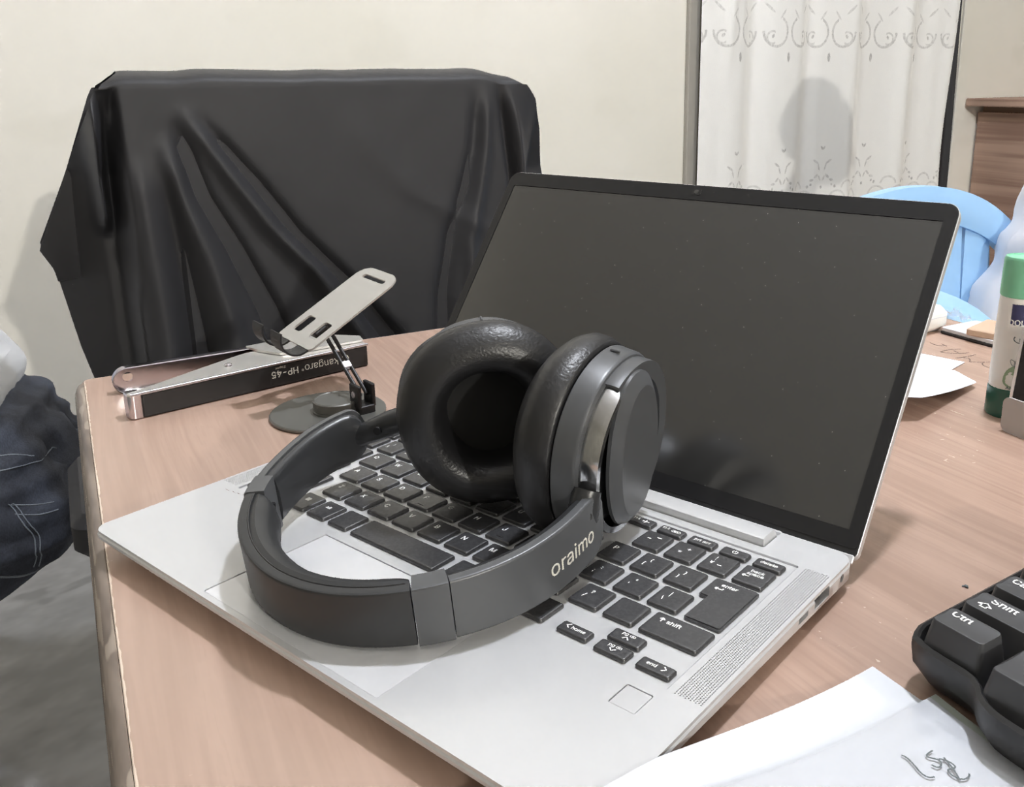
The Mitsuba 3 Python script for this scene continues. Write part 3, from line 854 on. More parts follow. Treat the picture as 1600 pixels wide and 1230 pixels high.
# function row
names = ["esc", "f1", "f2", "f3", "f4", "f5", "f6", "f7", "f8", "f9", "f10", "f11", "f12", "prt scr", "", "delete"]
for i, s_ in enumerate(names):
    xk = .2811 - (15 - i) * .01715
    mk = [(s_, 0, .0002, .0021)] if s_ and i not in (11, 12) else []
    if i == 11:
        mk = [("f11", -.0036, .0010, .0017), (plane_mark, .0022, .0, 0)]
    if i == 12:
        mk = [("f12", -.0036, .0010, .0017), (link_mark, .0022, .0, 0)]
    if i == 14:
        mk = [(power_mark, 0, .0002, 0)]
    key(xk, YF, .0170, .0102, mk)
add(lap + "__deck_print", cat(*[text(c, .0016, .00003) if c != "." else None for c in "."] + [ribbon(np.column_stack([np.linspace(a, a + .003, 3), np.full(3, .0655 + .0006 * q), np.full(3, ZT + .00005)]), .0003, th=.00004) for q, a in enumerate((.013, .018, .022, .026))]), M_PENCIL, smooth=False)

# hinge bar and lid
LA = math.radians(126.22)
L_UP = np.array([0, -math.cos(LA), math.sin(LA)])
L_N = np.cross([1, 0, 0], L_UP)
LID = frame([0, .20764, .01239], [1, 0, 0], None, L_N)       # x along the laptop, y up the lid, z out of the screen
hb_x0, hb_x1 = .0535, .2705
prof = np.array([(.1874, ZT - .0012), (.1874, ZT + .0010), (.1874, ZT + .0036), (.1884, ZT + .0043), (.1960, ZT + .0046), (.1990, ZT + .0036), (.2020, ZT - .0012)])
ring = lambda x_: np.column_stack([np.full(len(prof), x_), prof])
add(lap + "__hinge_bar", loft([ring(hb_x0), ring(hb_x1)]), M_ALU, smooth=35)
LH = .1895
lid_shell = loft([up(rr(LW - .003, LH - .003, (.0055, .0055, .003, .003), 7, LW / 2, LH / 2 - .0019), -.0062), up(rr(LW - .0005, LH - .0005, (.0068, .0068, .004, .004), 7, LW / 2, LH / 2 - .0019), -.0050),
                  up(rr(LW, LH, (.007, .007, .004, .004), 7, LW / 2, LH / 2 - .0019), -.0030), up(rr(LW, LH, (.007, .007, .004, .004), 7, LW / 2, LH / 2 - .0019), -.0003),
                  up(rr(LW - .0006, LH - .0006, (.0067, .0067, .0037, .0037), 7, LW / 2, LH / 2 - .0019), 0)])
add(lap + "__lid", move(lid_shell, LID), M_ALU, smooth=30)
SX0, SX1, SY0, SY1 = .0069, .3007, .0115, .1767
bez = prism(rr(LW - .0022, LH - .0062, (.0060, .0060, .002, .002), 7, LW / 2, LH / 2 + .0002), [rr(SX1 - SX0, SY1 - SY0, .0004, 2, (SX0 + SX1) / 2, (SY0 + SY1) / 2)], 0, .0009)
add(lap + "__bezel", move(bez, LID), M_BEZEL, smooth=False)
add(lap + "__bezel_rim", move(prism(rr(LW - .0008, LH - .0010, (.0066, .0066, .0036, .0036), 7, LW / 2, LH / 2 - .0019), [rr(LW - .0024, LH - .0064, (.0059, .0059, .002, .002), 7, LW / 2, LH / 2 + .0002)], 0, .0004), LID), M_DARK, smooth=False)
add(lap + "__screen", move(rbox(SX1 - SX0 - .0002, SY1 - SY0 - .0002, .0004, .0003, .00005, z0=0, cx=(SX0 + SX1) / 2, cy=(SY0 + SY1) / 2), LID), M_SCREEN, smooth=False)
add(lap + "__lower_lip", move(rbox(LW - .002, .0042, .0016, .0008, .0004, z0=-.0004, cx=LW / 2, cy=-.0015), LID), M_ALU)
wc = add(lap + "__webcam", move(rbox(.0066, .0044, .0003, .0012, .0001, z0=.0009, cx=.1535, cy=.1822), LID), M_BEZEL)
add(wc + "__lens", move(lathe([(.0016, 0), (.0015, .0002), (.0009, .00025), (.0001, .0002)], 18), LID @ at(.1535, .1822, .0012)), "screen_glass")
for xm in (.1065, .1190, .1390, .1650, .1880):
    add(lap + "__microphone_hole", move(lathe([(.0006, 0), (.0005, .0001)], 10), LID @ at(xm, .1828, .0009)), M_DARK)

# ------------------------------------------------------------------ the headphones lying on the keyboard
hp = thing("headphones", "graphite over-ear headphones with thick black ear pads lying on the open laptop", "headphones")
H_C = np.array([.1425, .1115, .0399])
from scipy.spatial.transform import Rotation
H_R = Rotation.from_euler("zyx", [.0027, .0197, .1179]).as_matrix()
H_KN = np.radians(np.linspace(-100, 100, 11))
H_RAD = CubicSpline(H_KN, [.0824, .0869, .0886, .0944, .1010, .1059, .1064, .1010, .0939, .0864, .0818])


def band_w(t):
    return .0238 + (.0303 - .0238) * np.abs(t) / H_KN[-1]


def band_ring(t, prof):
    """A cross-section of the headband at angle t: prof lists (inward depth, height / half width)."""
    f = lambda a: np.array([H_RAD(a) * np.sin(a), -H_RAD(a) * np.cos(a), 0])
    d = f(t + 1e-3) - f(t - 1e-3)
    d /= np.linalg.norm(d)
    inward = np.array([-d[1], d[0], 0])
    p = np.array([f(t) + inward * a + np.array([0, 0, b * band_w(t) / 2]) for a, b in prof])
    return p @ H_R.T + H_C


def band(t0, t1, prof, n=24, ends=None):
    rings = []
    for t in np.linspace(math.radians(t0), math.radians(t1), n):
        rings.append(band_ring(t, prof(t) if callable(prof) else prof))
    return loft(rings)


def shell_prof(th, e=.0012, d0=0.0, hs=1.0):
    hw = 1.0 * hs
    k = e / .0135
    return [(d0 + e, hw), (d0 + e * .3, hw - k * .3), (d0, hw - k), (d0, -hw + k), (d0 + e * .3, -hw + k * .3), (d0 + e, -hw), (d0 + th, -hw), (d0 + th, hw)]


A0, A1, S0, SE = -37.0, 36.5, 44.8, 99.5
add(hp + "__headband", band(A0, A1, shell_prof(.0050, .0016), 40), M_SOFT, "leather wrapped headband")
cush = [(.0047, .93), (.0075, 1.0), (.0115, .88), (.0150, .55), (.0162, 0), (.0150, -.55), (.0115, -.88), (.0075, -1.0), (.0047, -.93)]


def cush_prof(t):
    x = (math.degrees(t) - A0) / (A1 - A0)
    k = np.clip(min(x, 1 - x) / .10, 0, 1)
    k = .55 + .45 * math.sqrt(max(0, 1 - (1 - k) ** 2))
    return [(.0047 + (a - .0047) * k, b * (.97 + .03 * k)) for a, b in cush]


pad = add(hp + "__headband_cushion", band(A0 + .3, A1 - .3, cush_prof, 48), M_SOFT)
for sgn in (1, -1):
    path = [band_ring(t, [(.0046, .995 * sgn)])[0] for t in np.radians(np.linspace(A0 + 1, A1 - 1, 60))]
    add(pad + "__stitching", tube(path, .00040, 5), M_DARK)
for t0, t1 in ((A1 + .35, S0), (-S0 - 1.2, A0 - .35)):
    add(hp + "__slider_collar", band(t0, t1, shell_prof(.0095, .0014, -.0006, 1.03), 8), M_SHELL)


def arm_prof(sign):
    def f(t):
        x = np.clip((abs(math.degrees(t)) - (SE - 7.5)) / 7.5, 0, 1)
        k = max(math.sqrt(max(0.0, 1 - x ** 2.4)), .30)
        return [(a, b * (k if b < 0 or sign < 0 else .35 + .65 * k)) for a, b in shell_prof(.0042, .0013)]
    return f


def arm_in(t):
    x = np.clip((abs(math.degrees(t)) - (SE - 9)) / 8, 0, 1)
    k = max(math.sqrt(max(0.0, 1 - x ** 2.2)), .25)
    return [(.0041, .93 * k), (.0066, .95 * k), (.0092, .80 * k), (.0102, .35 * k), (.0102, -.35 * k), (.0092, -.80 * k), (.0066, -.95 * k), (.0041, -.93 * k)]


arms = []
for sg in (1, -1):
    e = np.r_[np.linspace(S0 + .3, SE - 8, 22), np.linspace(SE - 7.5, SE, 12)] if sg > 0 else np.r_[np.linspace(S0 + 1.5, SE - 8, 22), np.linspace(SE - 7.5, SE, 12)]
    f, g = arm_prof(sg), arm_in
    rings = [band_ring(math.radians(sg * t), f(math.radians(t))) for t in e]
    a = add(hp + "__arm", loft(rings), M_SHELL, "arm with the printed name" if sg > 0 else None)
    rings = [band_ring(math.radians(sg * t), g(math.radians(t))) for t in e[e < SE - .8]]
    add(a + "__inner_cover", loft(rings), M_SHELL_DK)
    arms.append(a)
# a screw in the inside of the left collar
t = math.radians(-41.5)
q = band_ring(t, [(.0089, .1), (.0099, .1), (.0099, .3)])
add(hp + "__screw_hole", move(lathe([(.0019, 0), (.0019, .0009), (.0012, .0009), (.0011, .0003)], 16), frame(q[0], q[2] - q[1], None, q[1] - q[0])), M_DARK)
# the printed name, bent round the right arm
word = trimesh.util.concatenate([text("oraimo", .0070, .0002, False)])
word = word.subdivide().subdivide()
wv = word.vertices.copy()
half = (wv[:, 0].max() - wv[:, 0].min())
tc, out = math.radians(81.5), []
for x_, y_, z_ in wv:
    tt_ = tc + (x_ * 1.0) / float(H_RAD(tc))
    out.append(band_ring(tt_, [(-.00012 - z_, (y_ - .0010) / (band_w(tt_) / 2))])[0])
add(arms[0] + "__printed_name", tri(np.array(out), word.faces), M_LOGO, "pale printed name", smooth=False)


def oval(a, b, n=72, ex=2.15):
    t = np.linspace(0, 2 * np.pi, n, endpoint=False)
    c, s = np.cos(t), np.sin(t)
    return np.stack([a * np.sign(c) * np.abs(c) ** (2 / ex), b * np.sign(s) * np.abs(s) ** (2 / ex)], 1)


CA, CB = .0432, .0458


def oloft(rows, cx=0.0, **k):
    """Rows (z, inset) of ovals, from the cup's outline CA x CB."""
    return loft([up(oval(CA - i, CB - i * 1.02) + [cx, 0], z) for z, i in rows], **k)


def strip(a, b, z0, z1, th, t0, t1, n=48, cx=0.0, belly=0.0, square=False, shrink=0.0):
    """A strip bent round an oval from angle t0 to t1 (degrees), its ends rounded."""
    rings = []
    for t in np.linspace(t0, t1, n):
        r = math.radians(t)
        c, s = math.cos(r), math.sin(r)
        p = np.array([a * np.sign(c) * abs(c) ** (2 / 2.15) + cx, b * np.sign(s) * abs(s) ** (2 / 2.15)])
        nn = np.array([c / a, s / b])
        nn /= np.linalg.norm(nn)
        p = p - nn * shrink * (2 * (t - t0) / (t1 - t0) - 1) ** 2
        x = min(abs(t - t0), abs(t - t1)) / 14.0
        k = 1.0 if square else math.sqrt(max(.02, 1 - (1 - min(x, 1)) ** 2))
        zm, zh = (z0 + z1) / 2, (z1 - z0) / 2 * k
        m = 7
        pr = [(np.array([*(p + nn * belly * (1 - q * q)), zm + q * zh])) for q in np.linspace(-1, 1, m)] + [np.array([*(p - nn * th), zm + q * zh]) for q in (1, -1)]
        rings.append(np.array(pr))
    return loft(rings)


def cup(center, out_axis, rho, name_label, chrome, front):
    """An ear cup. out_axis points away from the head; front: +1 when the headband side is at +x of the cup's own frame, else -1."""
    nn = np.asarray(out_axis, float) / np.linalg.norm(out_axis)
    hx_ = np.cross([0, 0, 1], nn)
    hx_ /= np.linalg.norm(hx_)
    F = frame(center, hx_, None, nn)
    F = F @ trimesh.transformations.rotation_matrix(rho, [0, 0, 1])
    P = lambda m: move(m, F)
    c = add(hp + "__ear_cup", P(oloft([(.0004, .0030), (.0004, .0010), (.0009, .0006), (.0100, .0014), (.0116, .0024), (.0122, .0040), (.0122, .0105), (.0098, .0120)])), M_SHELL, name_label, smooth=30)
    r = [(-.0002, .0240)]
    for t in np.linspace(0, 1, 20):
        a = math.pi * (t * 1.42 - .05)
        ins = .0112 - .0112 * math.cos(a) * 1.0
        z = -.0118 - .0125 * math.sin(a)
        if t < .12:
            z = max(z, -.0118 - .0125 * math.sin(a))
        r.append((z, ins))
    r = [(-.0001, .0240), (-.0001, .0012), (-.0016, -.0006), (-.0060, -.0022), (-.0110, -.0024), (-.0160, -.0004), (-.0200, .0030), (-.0228, .0066), (-.0240, .0105), (-.0236, .0142), (-.0218, .0172), (-.0185, .0198), (-.0140, .0214), (-.0080, .0222), (-.0012, .0226)]
    add(c + "__ear_pad", P(oloft(r[::-1], cap0=False, cap1=False, closed=True)), M_LEATHER, "black leatherette ear pad", smooth=50)
    add(c + "__speaker_cloth", P(oloft([(-.0016, .0210), (-.0026, .0222), (-.0030, .0300)])), M_MESHCLOTH)
    add(c + "__core", P(oloft([(.0080, .0118), (.0150, .0125)])), M_SHELL_DK)
    # the yoke: a strip round the headband side of the cup, chrome outside
    a0, a1 = (-118, 62) if front > 0 else (118, 292)
    if front < 0:
        a0, a1 = 104, 288
    ya, yb, yz0, yz1 = (CA - .0060, CB - .0058, .0086, .0208) if chrome else (CA + .0018, CB + .0010, .0050, .0135)
    if not chrome:
        a0, a1 = -82, 88
    y = add(c + "__yoke", P(strip(ya, yb, yz0, yz1, .0030, a0, a1, belly=.0010 if chrome else 0, shrink=0 if chrome else .0065)), "mirror_chrome" if chrome else M_SHELL_DK, "mirror-bright chrome strip" if chrome else None, smooth=30)
    rear0, rear1 = (72, 236) if front > 0 else (-66, 108)
    add(c + "__rear_shell", P(strip(CA - .0036, CB - .0036, .0105, .0188, .0080, rear0, rear1, belly=.0004, square=True)), M_SHELL, smooth=30)
    dcx = .0000 * (1 if front < 0 else -1)
    dr_ = lambda z, a_, b_: up(oval(a_, b_) + [dcx, 0], z)
    d = add(c + "__outer_disc", P(loft([dr_(.0185, .0215, .0380), dr_(.0185, .0240, .0408), dr_(.0202, .0238, .0406), dr_(.0234, .0196, .0360), dr_(.0241, .0184, .0346), dr_(.0243, .015, .028), dr_(.0243, .008, .012)])), M_SHELL, smooth=20)
    add(c + "__button", P(move(rbox(.0052, .0012, .0012, .0005, .0004), frame([-.008 * front, CB - .0015, .0060], [0, 0, 1], None, [0, 1, 0]))), M_SHELL)
    return c, F


C_R = np.array([.1984, .1519, .0630])
n_r = np.array([math.cos(.1592) * math.cos(-.1094), math.sin(.1592) * math.cos(-.1094), math.sin(-.1094)])
cr, F_Rt = cup(C_R, n_r, .1937, "ear cup seen from its outer side", True, -1)
n_l = -np.array([math.cos(-.7235) * math.cos(-.0342), math.sin(-.7235) * math.cos(-.0342), math.sin(-.0342)])
C_L = np.array([.1418, .1393, .0655]) + .0100 * n_l
cl_, F_Lt = cup(C_L, n_l, -.2129, "ear cup with its soft inner side facing the camera", False, 1)
# hubs between the arms and the yokes
for F_, front, sg in ((F_Rt, -1, 1), (F_Lt, 1, -1)):
    tip = band_ring(math.radians(sg * (SE - 4)), [(.0060, -.05)])[0]
    ctr = (F_ @ np.array([front * (CA - .0068), 0, .0160, 1]))[:3]
    mid = (tip + ctr) / 2 + (F_[:3, 0] * front) * .002
    h_ = add(hp + "__hinge_hub", tube(smooth_path([tip, mid, ctr], 12), np.r_[np.linspace(.0058, .0068, 6), np.linspace(.0072, .0064, 6)], 16), M_SHELL_DK)
    side = np.cross(ctr - tip, [0, 0, 1.0])
    side /= np.linalg.norm(side)
    add(h_ + "__pivot", move(lathe([(.0022, -.0082), (.0022, .0082)], 14), frame(mid, [0, 0, 1], None, side)), M_DARK)

# ------------------------------------------------------------------ the folding phone stand
ps = thing("phone_stand", "folding metal phone stand with a round base behind the laptop", "phone stand")
PB = np.array([-.0707, .1954, 0])
add(ps + "__base_disc", move(lathe([(.0392, 0), (.0403, .0008), (.0403, .0022), (.0394, .0030), (.001, .0031)], 72), at(*PB)), M_GUN, smooth=30)
pu = np.array([-.0660, .2000, 0])
add(ps + "__turntable", move(lathe([(.0172, .0030), (.0172, .0042), (.0162, .0046), (.0166, .0050), (.0166, .0108), (.0158, .0116), (.0148, .0116), (.0143, .0112), (.001, .0112)], 56), at(*pu)), M_GUN, smooth=25)
PF = np.eye(4)
PF[:3, :3] = np.array([[.9878, .1530, -.0290], [-.1485, .8698, -.4706], [-.0468, .4692, .8819]])
PF[:3, 3] = -.1064, .1959, .0460                                    # x across the plate, y up it, z towards the phone
PH, PWD = .0868, .0500
holes = [rr(.030, .0040, .0018, 4, 0, PH - .0095), rr(.0108, .0165, .0025, 4, -.0118, .0180), rr(.0108, .0165, .0025, 4, .0118, .0180)]
J0 = np.array([-.0490, .2095, .0165])
J1 = (PF @ np.array([.004, .024, -.0048, 1]))[:3]
ad = (J1 - J0) / np.linalg.norm(J1 - J0)
sd = np.cross(ad, Z)
sd /= np.linalg.norm(sd)
FJ = frame(J0, [ad[0], ad[1], 0], None, [0, 0, 1])
cle = add(ps + "__hinge_block", move(cat(rbox(.014, .0125, .006, .002, .0006, z0=-.0137), rbox(.0135, .0030, .0165, .0016, .0005, z0=-.0095, cy=.0054), rbox(.0135, .0030, .0165, .0016, .0005, z0=-.0095, cy=-.0054)), FJ), M_DARK)
for s_ in (1, -1):
    add(cle + "__bolt", move(lathe([(.0024, 0), (.0024, .0006), (.0018, .0010), (.0006, .0010)], 16), frame(J0 + sd * .0069 * s_, ad, None, sd * s_)), "brushed_steel")
for s_ in (1, -1):
    o = sd * .0026 * s_
    add(ps + "__arm_rail", tube([J0 + o - ad * .002, J0 + o + ad * .02, J1 + o - ad * .02, J1 + o + ad * .002], .0014, 10), M_DARK)
add(ps + "__arm_link", move(rbox(.006, .0066, .0034, .0012, .0005, z0=-.0017), frame(J0 + (J1 - J0) * .42, ad, None, np.cross(sd, ad))), "brushed_steel")
pl = prism(rr(PWD, PH, (.012, .012, .004, .004), 8, 0, PH / 2), holes, -.0007, .0007)
plk = add(ps + "__plate", move(pl, PF), M_STEEL_PAINT, smooth=30)
for s_ in (-1, 1):
    a = np.radians(np.linspace(-90, 50, 14))
    cy, cz, R_ = -.0010, .0125, .0122
    P = [(0.0, .0007 * 0)] + []
    prof = [(.006, 0.0)] + [(cy + R_ * -math.cos(t) * 1.0 if False else cy - R_ * math.cos(t), cz + R_ * math.sin(t)) for t in a]
    prof = np.array(prof)
    Pg = np.stack([np.column_stack([np.full(len(prof), x_), prof]) for x_ in np.linspace(-.0075, .0075, 5) + s_ * .0140], 1)
    add(ps + "__prong", move(sheet(Pg, .0013), PF), M_DARK, smooth=40)
add(ps + "__plate_bracket", move(rbox(.016, .012, .005, .002, .0008, z0=-.0060, cy=.020), PF), M_DARK)

# ------------------------------------------------------------------ the plier stapler lying on its side
st = thing("stapler", "black and chrome plier stapler lying at the table's back left corner", "stapler")
SF = frame([-.1665, .1055, 0], [.166, .986, 0], None, [0, 0, 1])   # x along the stapler, y to its back (-y here), z up
SB = lambda m: move(m, SF)
add(st + "__body", SB(rbox(.1785, .0135, .0172, .0015, .0010, z0=.0004, cx=.0935, cy=.0072)), M_DARK)
add(st + "__nose", SB(rbox(.0105, .0150, .0180, .0040, .0008, 8, z0=.0002, cx=.0010, cy=.0082)), "chrome", smooth=40)


def plate(pts, z0, z1, key, material, rnd=.003):
    p = Polygon(pts).buffer(-rnd).buffer(rnd, quad_segs=5)
    return add(st + key, SB(prism(poly_pts(p), [], z0, z1)), material, smooth=30)


plate([(-.004, .000), (.183, .000), (.183, .014), (.150, .030), (.112, .044), (.0990, .0445), (.090, .0420), (.004, .0085), (-.004, .006)], .0176, .0190, "__cheek_plate", M_STEEL_BR, .0015)
plate([(.1030, .0560), (.1065, .0380), (.1150, .0180), (.128, .0130), (.183, .0070), (.187, .0200), (.172, .0380), (.156, .0510), (.149, .0490), (.140, .0545)], .0194, .0212, "__top_plate", M_STEEL_BR, .0012)
add(st + "__edge_rail", SB(tube([(-.003, .0006, .0186), (.06, .0004, .0186), (.12, .0004, .0186), (.1830, .0006, .0186)], .0011, 10)), "chrome")
add(st + "__rivet", SB(move(lathe([(.0030, 0), (.0028, .0010), (.0016, .0018), (.0003, .0020)], 20), at(.0745, .0205, .0190))), "chrome", smooth=40)
# the chrome handle: a channel lying on its side, its web upright, with a rounded end and a hole
HE0, HE1, HRD = np.array([.0150, .0720]), np.array([.150, .0490]), .0093
hd = np.append(HE1 - HE0, 0)
HLEN = float(np.linalg.norm(hd))
HM = SF @ frame([HE0[0], HE0[1], .0098], hd, None, np.array([hd[1], -hd[0], 0]))   # x along the handle, y up or down, z towards the body
arc_ = [(HRD * math.cos(t), HRD * math.sin(t)) for t in np.linspace(math.pi / 2, 3 * math.pi / 2, 22)]
web = np.array([(HLEN, HRD)] + arc_ + [(HLEN, -HRD)])
wm = prism(web if Polygon(web).exterior.is_ccw else web[::-1], [rr(.0072, .0072, .0035, 8, .0010, .0012)], -.0010, 0)
hnd = add(st + "__handle", move(wm, HM), "chrome", smooth=30)
rings = []
for k_, (x_, y_) in enumerate(web):
    o_ = np.array([x_, y_]) - np.array([min(max(x_, 0), HLEN), 0])
    o_ = o_ / (np.linalg.norm(o_) + 1e-9)
    pr = []
    for d_, z_ in ((0, -.0010), (.0008, -.0006), (.0010, .0), (.0010, .0062), (.0005, .0070), (0, .0066), (0, 0)):
        pr.append([x_ + o_[0] * d_, y_ + o_[1] * d_, z_])
    rings.append(np.array(pr))
add(hnd + "__flange", move(loft(rings), HM), "chrome", smooth=40)
t1_ = text("kangaro", .0056, .0002, False, center=False)
w1_ = t1_.bounds[1][0]
t2_ = move(text("®", .0024, .0002, False, False), at(w1_ + .0008, .0020, 0))
w2_ = t2_.bounds[1][0] + .0022
txt = cat(t1_, t2_, move(text("HP-45", .0050, .0002, True, False), at(w2_, 0, 0)), move(text("Stapler", .0019, .0002, False, False), at(w2_ + .0105, -.0032, 0)))
emb = np.radians(np.linspace(40, 320, 20))
txt = cat(txt, move(ribbon(np.column_stack([.0030 * np.cos(emb), .0034 * np.sin(emb), np.zeros(20)]), .0007, th=.0002), at(-.0058, .0026, 0)), move(ribbon(np.array([(-.0012, -.002, 0), (0, 0.0005, 0), (.0016, .0026, 0)]), .0008, th=.0002), at(-.0058, .0026, 0)))
# upside down on the front face: written from the right end towards the left
TM = np.eye(4)
o_ = SF[:3, 3] + SF[:3, 0] * .1560 + np.array([0, 0, .0128]) - SF[:3, 1] * 0
front_n = -SF[:3, 1]
TM[:3, 0], TM[:3, 1], TM[:3, 2], TM[:3, 3] = -SF[:3, 0], -Z, front_n, o_ + front_n * -.0004
add(st + "__printed_text", move(txt, TM), M_LOGO, "white printed lettering, upside down", smooth=False)

# ------------------------------------------------------------------ glue tube, holder, slab
gl = thing("glue_tube", "white glue tube with a pale green cap and dark green base", "glue")
GP = np.array([.3043, .4862, 0])
G = lambda prof, n=48: move(lathe(prof, n), at(*GP))
add(gl + "__base", G([(.0138, 0), (.0145, .0012), (.0142, .0195), (.0136, .0205), (.012, .0205)]), M_GREEN_DK)
tube_r = [(.0128, .0190), (.0136, .0205), (.0139, .030), (.0136, .050), (.0132, .068), (.0129, .0800), (.0126, .0835), (.0110, .0845)]
add(gl + "__tube", G(tube_r), M_GLUE)
add(gl + "__cap", G([(.0126, .0838), (.0131, .0846), (.0129, .1000), (.0127, .1085), (.0118, .1105), (.0106, .1108), (.0098, .1098), (.002, .1096)]), M_GREEN_CAP)
g_az = math.atan2(*(EYE - GP)[[1, 0]])                            # the printed front is turned roughly to the viewer
g_az = -0.98


def wrap(m, z0, off=.00025):
    """Bends flat print (x across, y up) round the tube."""
    m = m.subdivide()
    v = m.vertices.copy()
    z = v[:, 1] + z0
    r = np.interp(z, [a[1] for a in tube_r], [a[0] for a in tube_r]) + off + v[:, 2]
    a = g_az + v[:, 0] / .0134
    return tri(np.column_stack([GP[0] + r * np.cos(a), GP[1] + r * np.sin(a), z]), m.faces)


def fine_rect(w, h, n=14):
    X, Y = np.meshgrid(np.linspace(-w / 2, w / 2, n), np.linspace(-h / 2, h / 2, 4))
    return grid(np.stack([X, Y, 0 * X], -1))


add(gl + "__label_panel", wrap(fine_rect(.0190, .0140), .0730), M_NAVY, smooth=False)
arcp = [(.0085 * math.cos(t) * .55 + .0032, .0052 * math.sin(t) - .0052) for t in np.linspace(0, math.pi, 20)]
add(gl + "__label_emblem", wrap(move(cat(prism(np.array(arcp + [(-.0015, -.0053)]), [], 0, .0001)), at(0, .0012)), .0730), M_GLUE, smooth=False)
add(gl + "__label_text", wrap(cat(move(text("·DOLPHIN", .0036, .0001, True), at(0, -.0052, .0001))), .0730, .0004), M_GLUE, "white printed name", smooth=False)
add(gl + "__label_badge", wrap(cat(ribbon(np.column_stack([smooth_path([(-.0055, .0022), (-.0060, 0), (-.0045, -.0014), (0, -.0018), (.0045, -.0014), (.0060, 0), (.0055, .0022)], 26), np.zeros(26)]), .0006), move(text("LDA", .0022, .0001), at(0, .0004, 0))), .0560), M_INK, smooth=False)
leafy = []
for cx, cy, an, ln in ((-.0050, .0060, 2.1, .0050), (-.0030, .0052, 1.6, .0046), (.0020, .0062, .9, .0044)):
    t = np.linspace(0, 2 * np.pi, 18)
    lx, ly = .5 * ln * np.cos(t), .0012 * np.sin(t)
    leafy.append(ribbon(np.column_stack([cx + lx * math.cos(an) - ly * math.sin(an), cy + lx * math.sin(an) + ly * math.cos(an), 0 * t]), .0003))
add(gl + "__leaf_outline", wrap(cat(*leafy), .0340), M_INK, smooth=False)
t = np.linspace(0, 2 * np.pi, 24, endpoint=False)
hill = np.column_stack([np.clip(-.002 + .0080 * np.cos(t), -.0105, .0062), np.where(np.sin(t) > 0, .0115 * np.sin(t), .0052 * np.sin(t))])
add(gl + "__leaf_print", wrap(prism(hill, [], 0, .0001), .0270), M_LEAF, smooth=False)
add(gl + "__leaf_vein", wrap(cat(ribbon(np.column_stack([smooth_path([(-.001, -.002), (.002, .003), (.003, .008), (.006, .012)], 12), np.full(12, .0002)]), .0013), ribbon(np.column_stack([smooth_path([(.002, .002), (.005, .003), (.0075, .0015)], 10), np.full(10, .0002)]), .0012)), .0280), mat("leaf_dark", (.10, .17, .10), .5), smooth=False)
add(gl + "__label_footer", wrap(cat(move(fine_rect(.0050, .0022, 6), at(.0045, 0)), move(text("Aloe", .0022, .0001, True), at(-.0045, .0002, 0))), .0222, .0004), M_INK, smooth=False)

ho = thing("desk_holder", "light grey metal holder with a rounded lip in front of the glue tube", "holder")
HF = frame([.3095, .4500, 0], [.905, -.425, 0], None, [0, 0, 1])
lip = move(prism(rr(.095, .0240, (.0010, .0050, .0050, .0010), 6, .0475, .0120), [], -.0008, .0008), np.array([[1, 0, 0, 0], [0, 0, -1, 0], [0, 1, 0, 0], [0, 0, 0, 1.0]]))
add(ho + "__front_lip", move(lip, HF), M_HOLDER)
add(ho + "__floor_plate", move(rbox(.095, .055, .0016, .003, .0004, cx=.0475, cy=.0275), HF), M_HOLDER)
lean = math.radians(84)
BF = HF @ frame([-.0095, .0110, .0030], [1, 0, 0], None, [0, -math.sin(lean), math.cos(lean)])
add(ho + "__back_rest", move(rbox(.088, .090, .0016, .004, .0004, z0=-.0118, cx=.0435, cy=.046), BF), M_HOLDER)
tb = thing("tablet", "black slab with a silver frame leaning in the grey holder", "tablet")
add(tb + "__frame", move(prism(rr(.080, .066, .005, 6, .0435, .033), [rr(.0755, .0615, .0035, 6, .0435, .033)], -.0088, .0002), BF), M_ALU2)
add(tb + "__glass", move(rbox(.0757, .0617, .0082, .0034, .0004, z0=-.0084, cx=.0435, cy=.033), BF), M_BEZEL)

# ------------------------------------------------------------------ the black keyboard in the foreground
kb = thing("keyboard", "chunky black full size keyboard with white legends at the table's near right", "keyboard")
KF = frame([.3475, .1478, .0008], [.943, -.334, 0], None, [0, 0, 1])     # x along the rows, y to the back
K = lambda m: move(m, KF)
pts = [(0, .150), (0, .012), (.003, .003), (.012, 0), (.030, -.0003), (.0345, -.0030), (.0390, -.0080), (.0445, -.0110), (.052, -.0118), (.40, -.0118), (.412, -.010), (.4175, -.003), (.42, .003), (.44, .004), (.445, .012), (.445, .150), (.44, .156), (.005, .156)]
kp = Polygon(pts).buffer(-.003).buffer(.003, quad_segs=4).buffer(.003, quad_segs=4).buffer(-.003)
outer = poly_pts(kp)


def resamp(p, n=260):
    q = np.asarray(p.exterior.coords)
    if not p.exterior.is_ccw:
        q = q[::-1]
    d = np.r_[0, np.cumsum(np.linalg.norm(np.diff(q, axis=0), axis=1))]
    s_ = np.linspace(0, d[-1], n + 1)[:-1]
    r_ = np.stack([np.interp(s_, d, q[:, 0]), np.interp(s_, d, q[:, 1])], 1)
    k = np.argmin(np.hypot(*(r_ - [.2, .16]).T))
    return np.roll(r_, -k, 0)


slope = lambda p, z: np.column_stack([p, z + .055 * np.clip(p[:, 1], 0, 1)])
B0, B1, B2, B3 = resamp(kp.buffer(-.0065)), resamp(kp.buffer(-.0010)), resamp(kp), resamp(kp.buffer(-.0016))
B4, B5 = resamp(kp.buffer(-.0026)), resamp(kp.buffer(-.0032))
case = loft([up(B0, .0010), slope(B1, .0090), slope(B2, .0160), slope(B2, .0190), slope(B3, .0202), slope(B4, .0194), slope(B5, .0120)], cap1=False)
add(kb + "__case", K(case), M_KB, smooth=35)
add(kb + "__switch_plate", K(loft([slope(B5, .0100), slope(B5, .0120)])), M_DARK)
cap_cache = {}


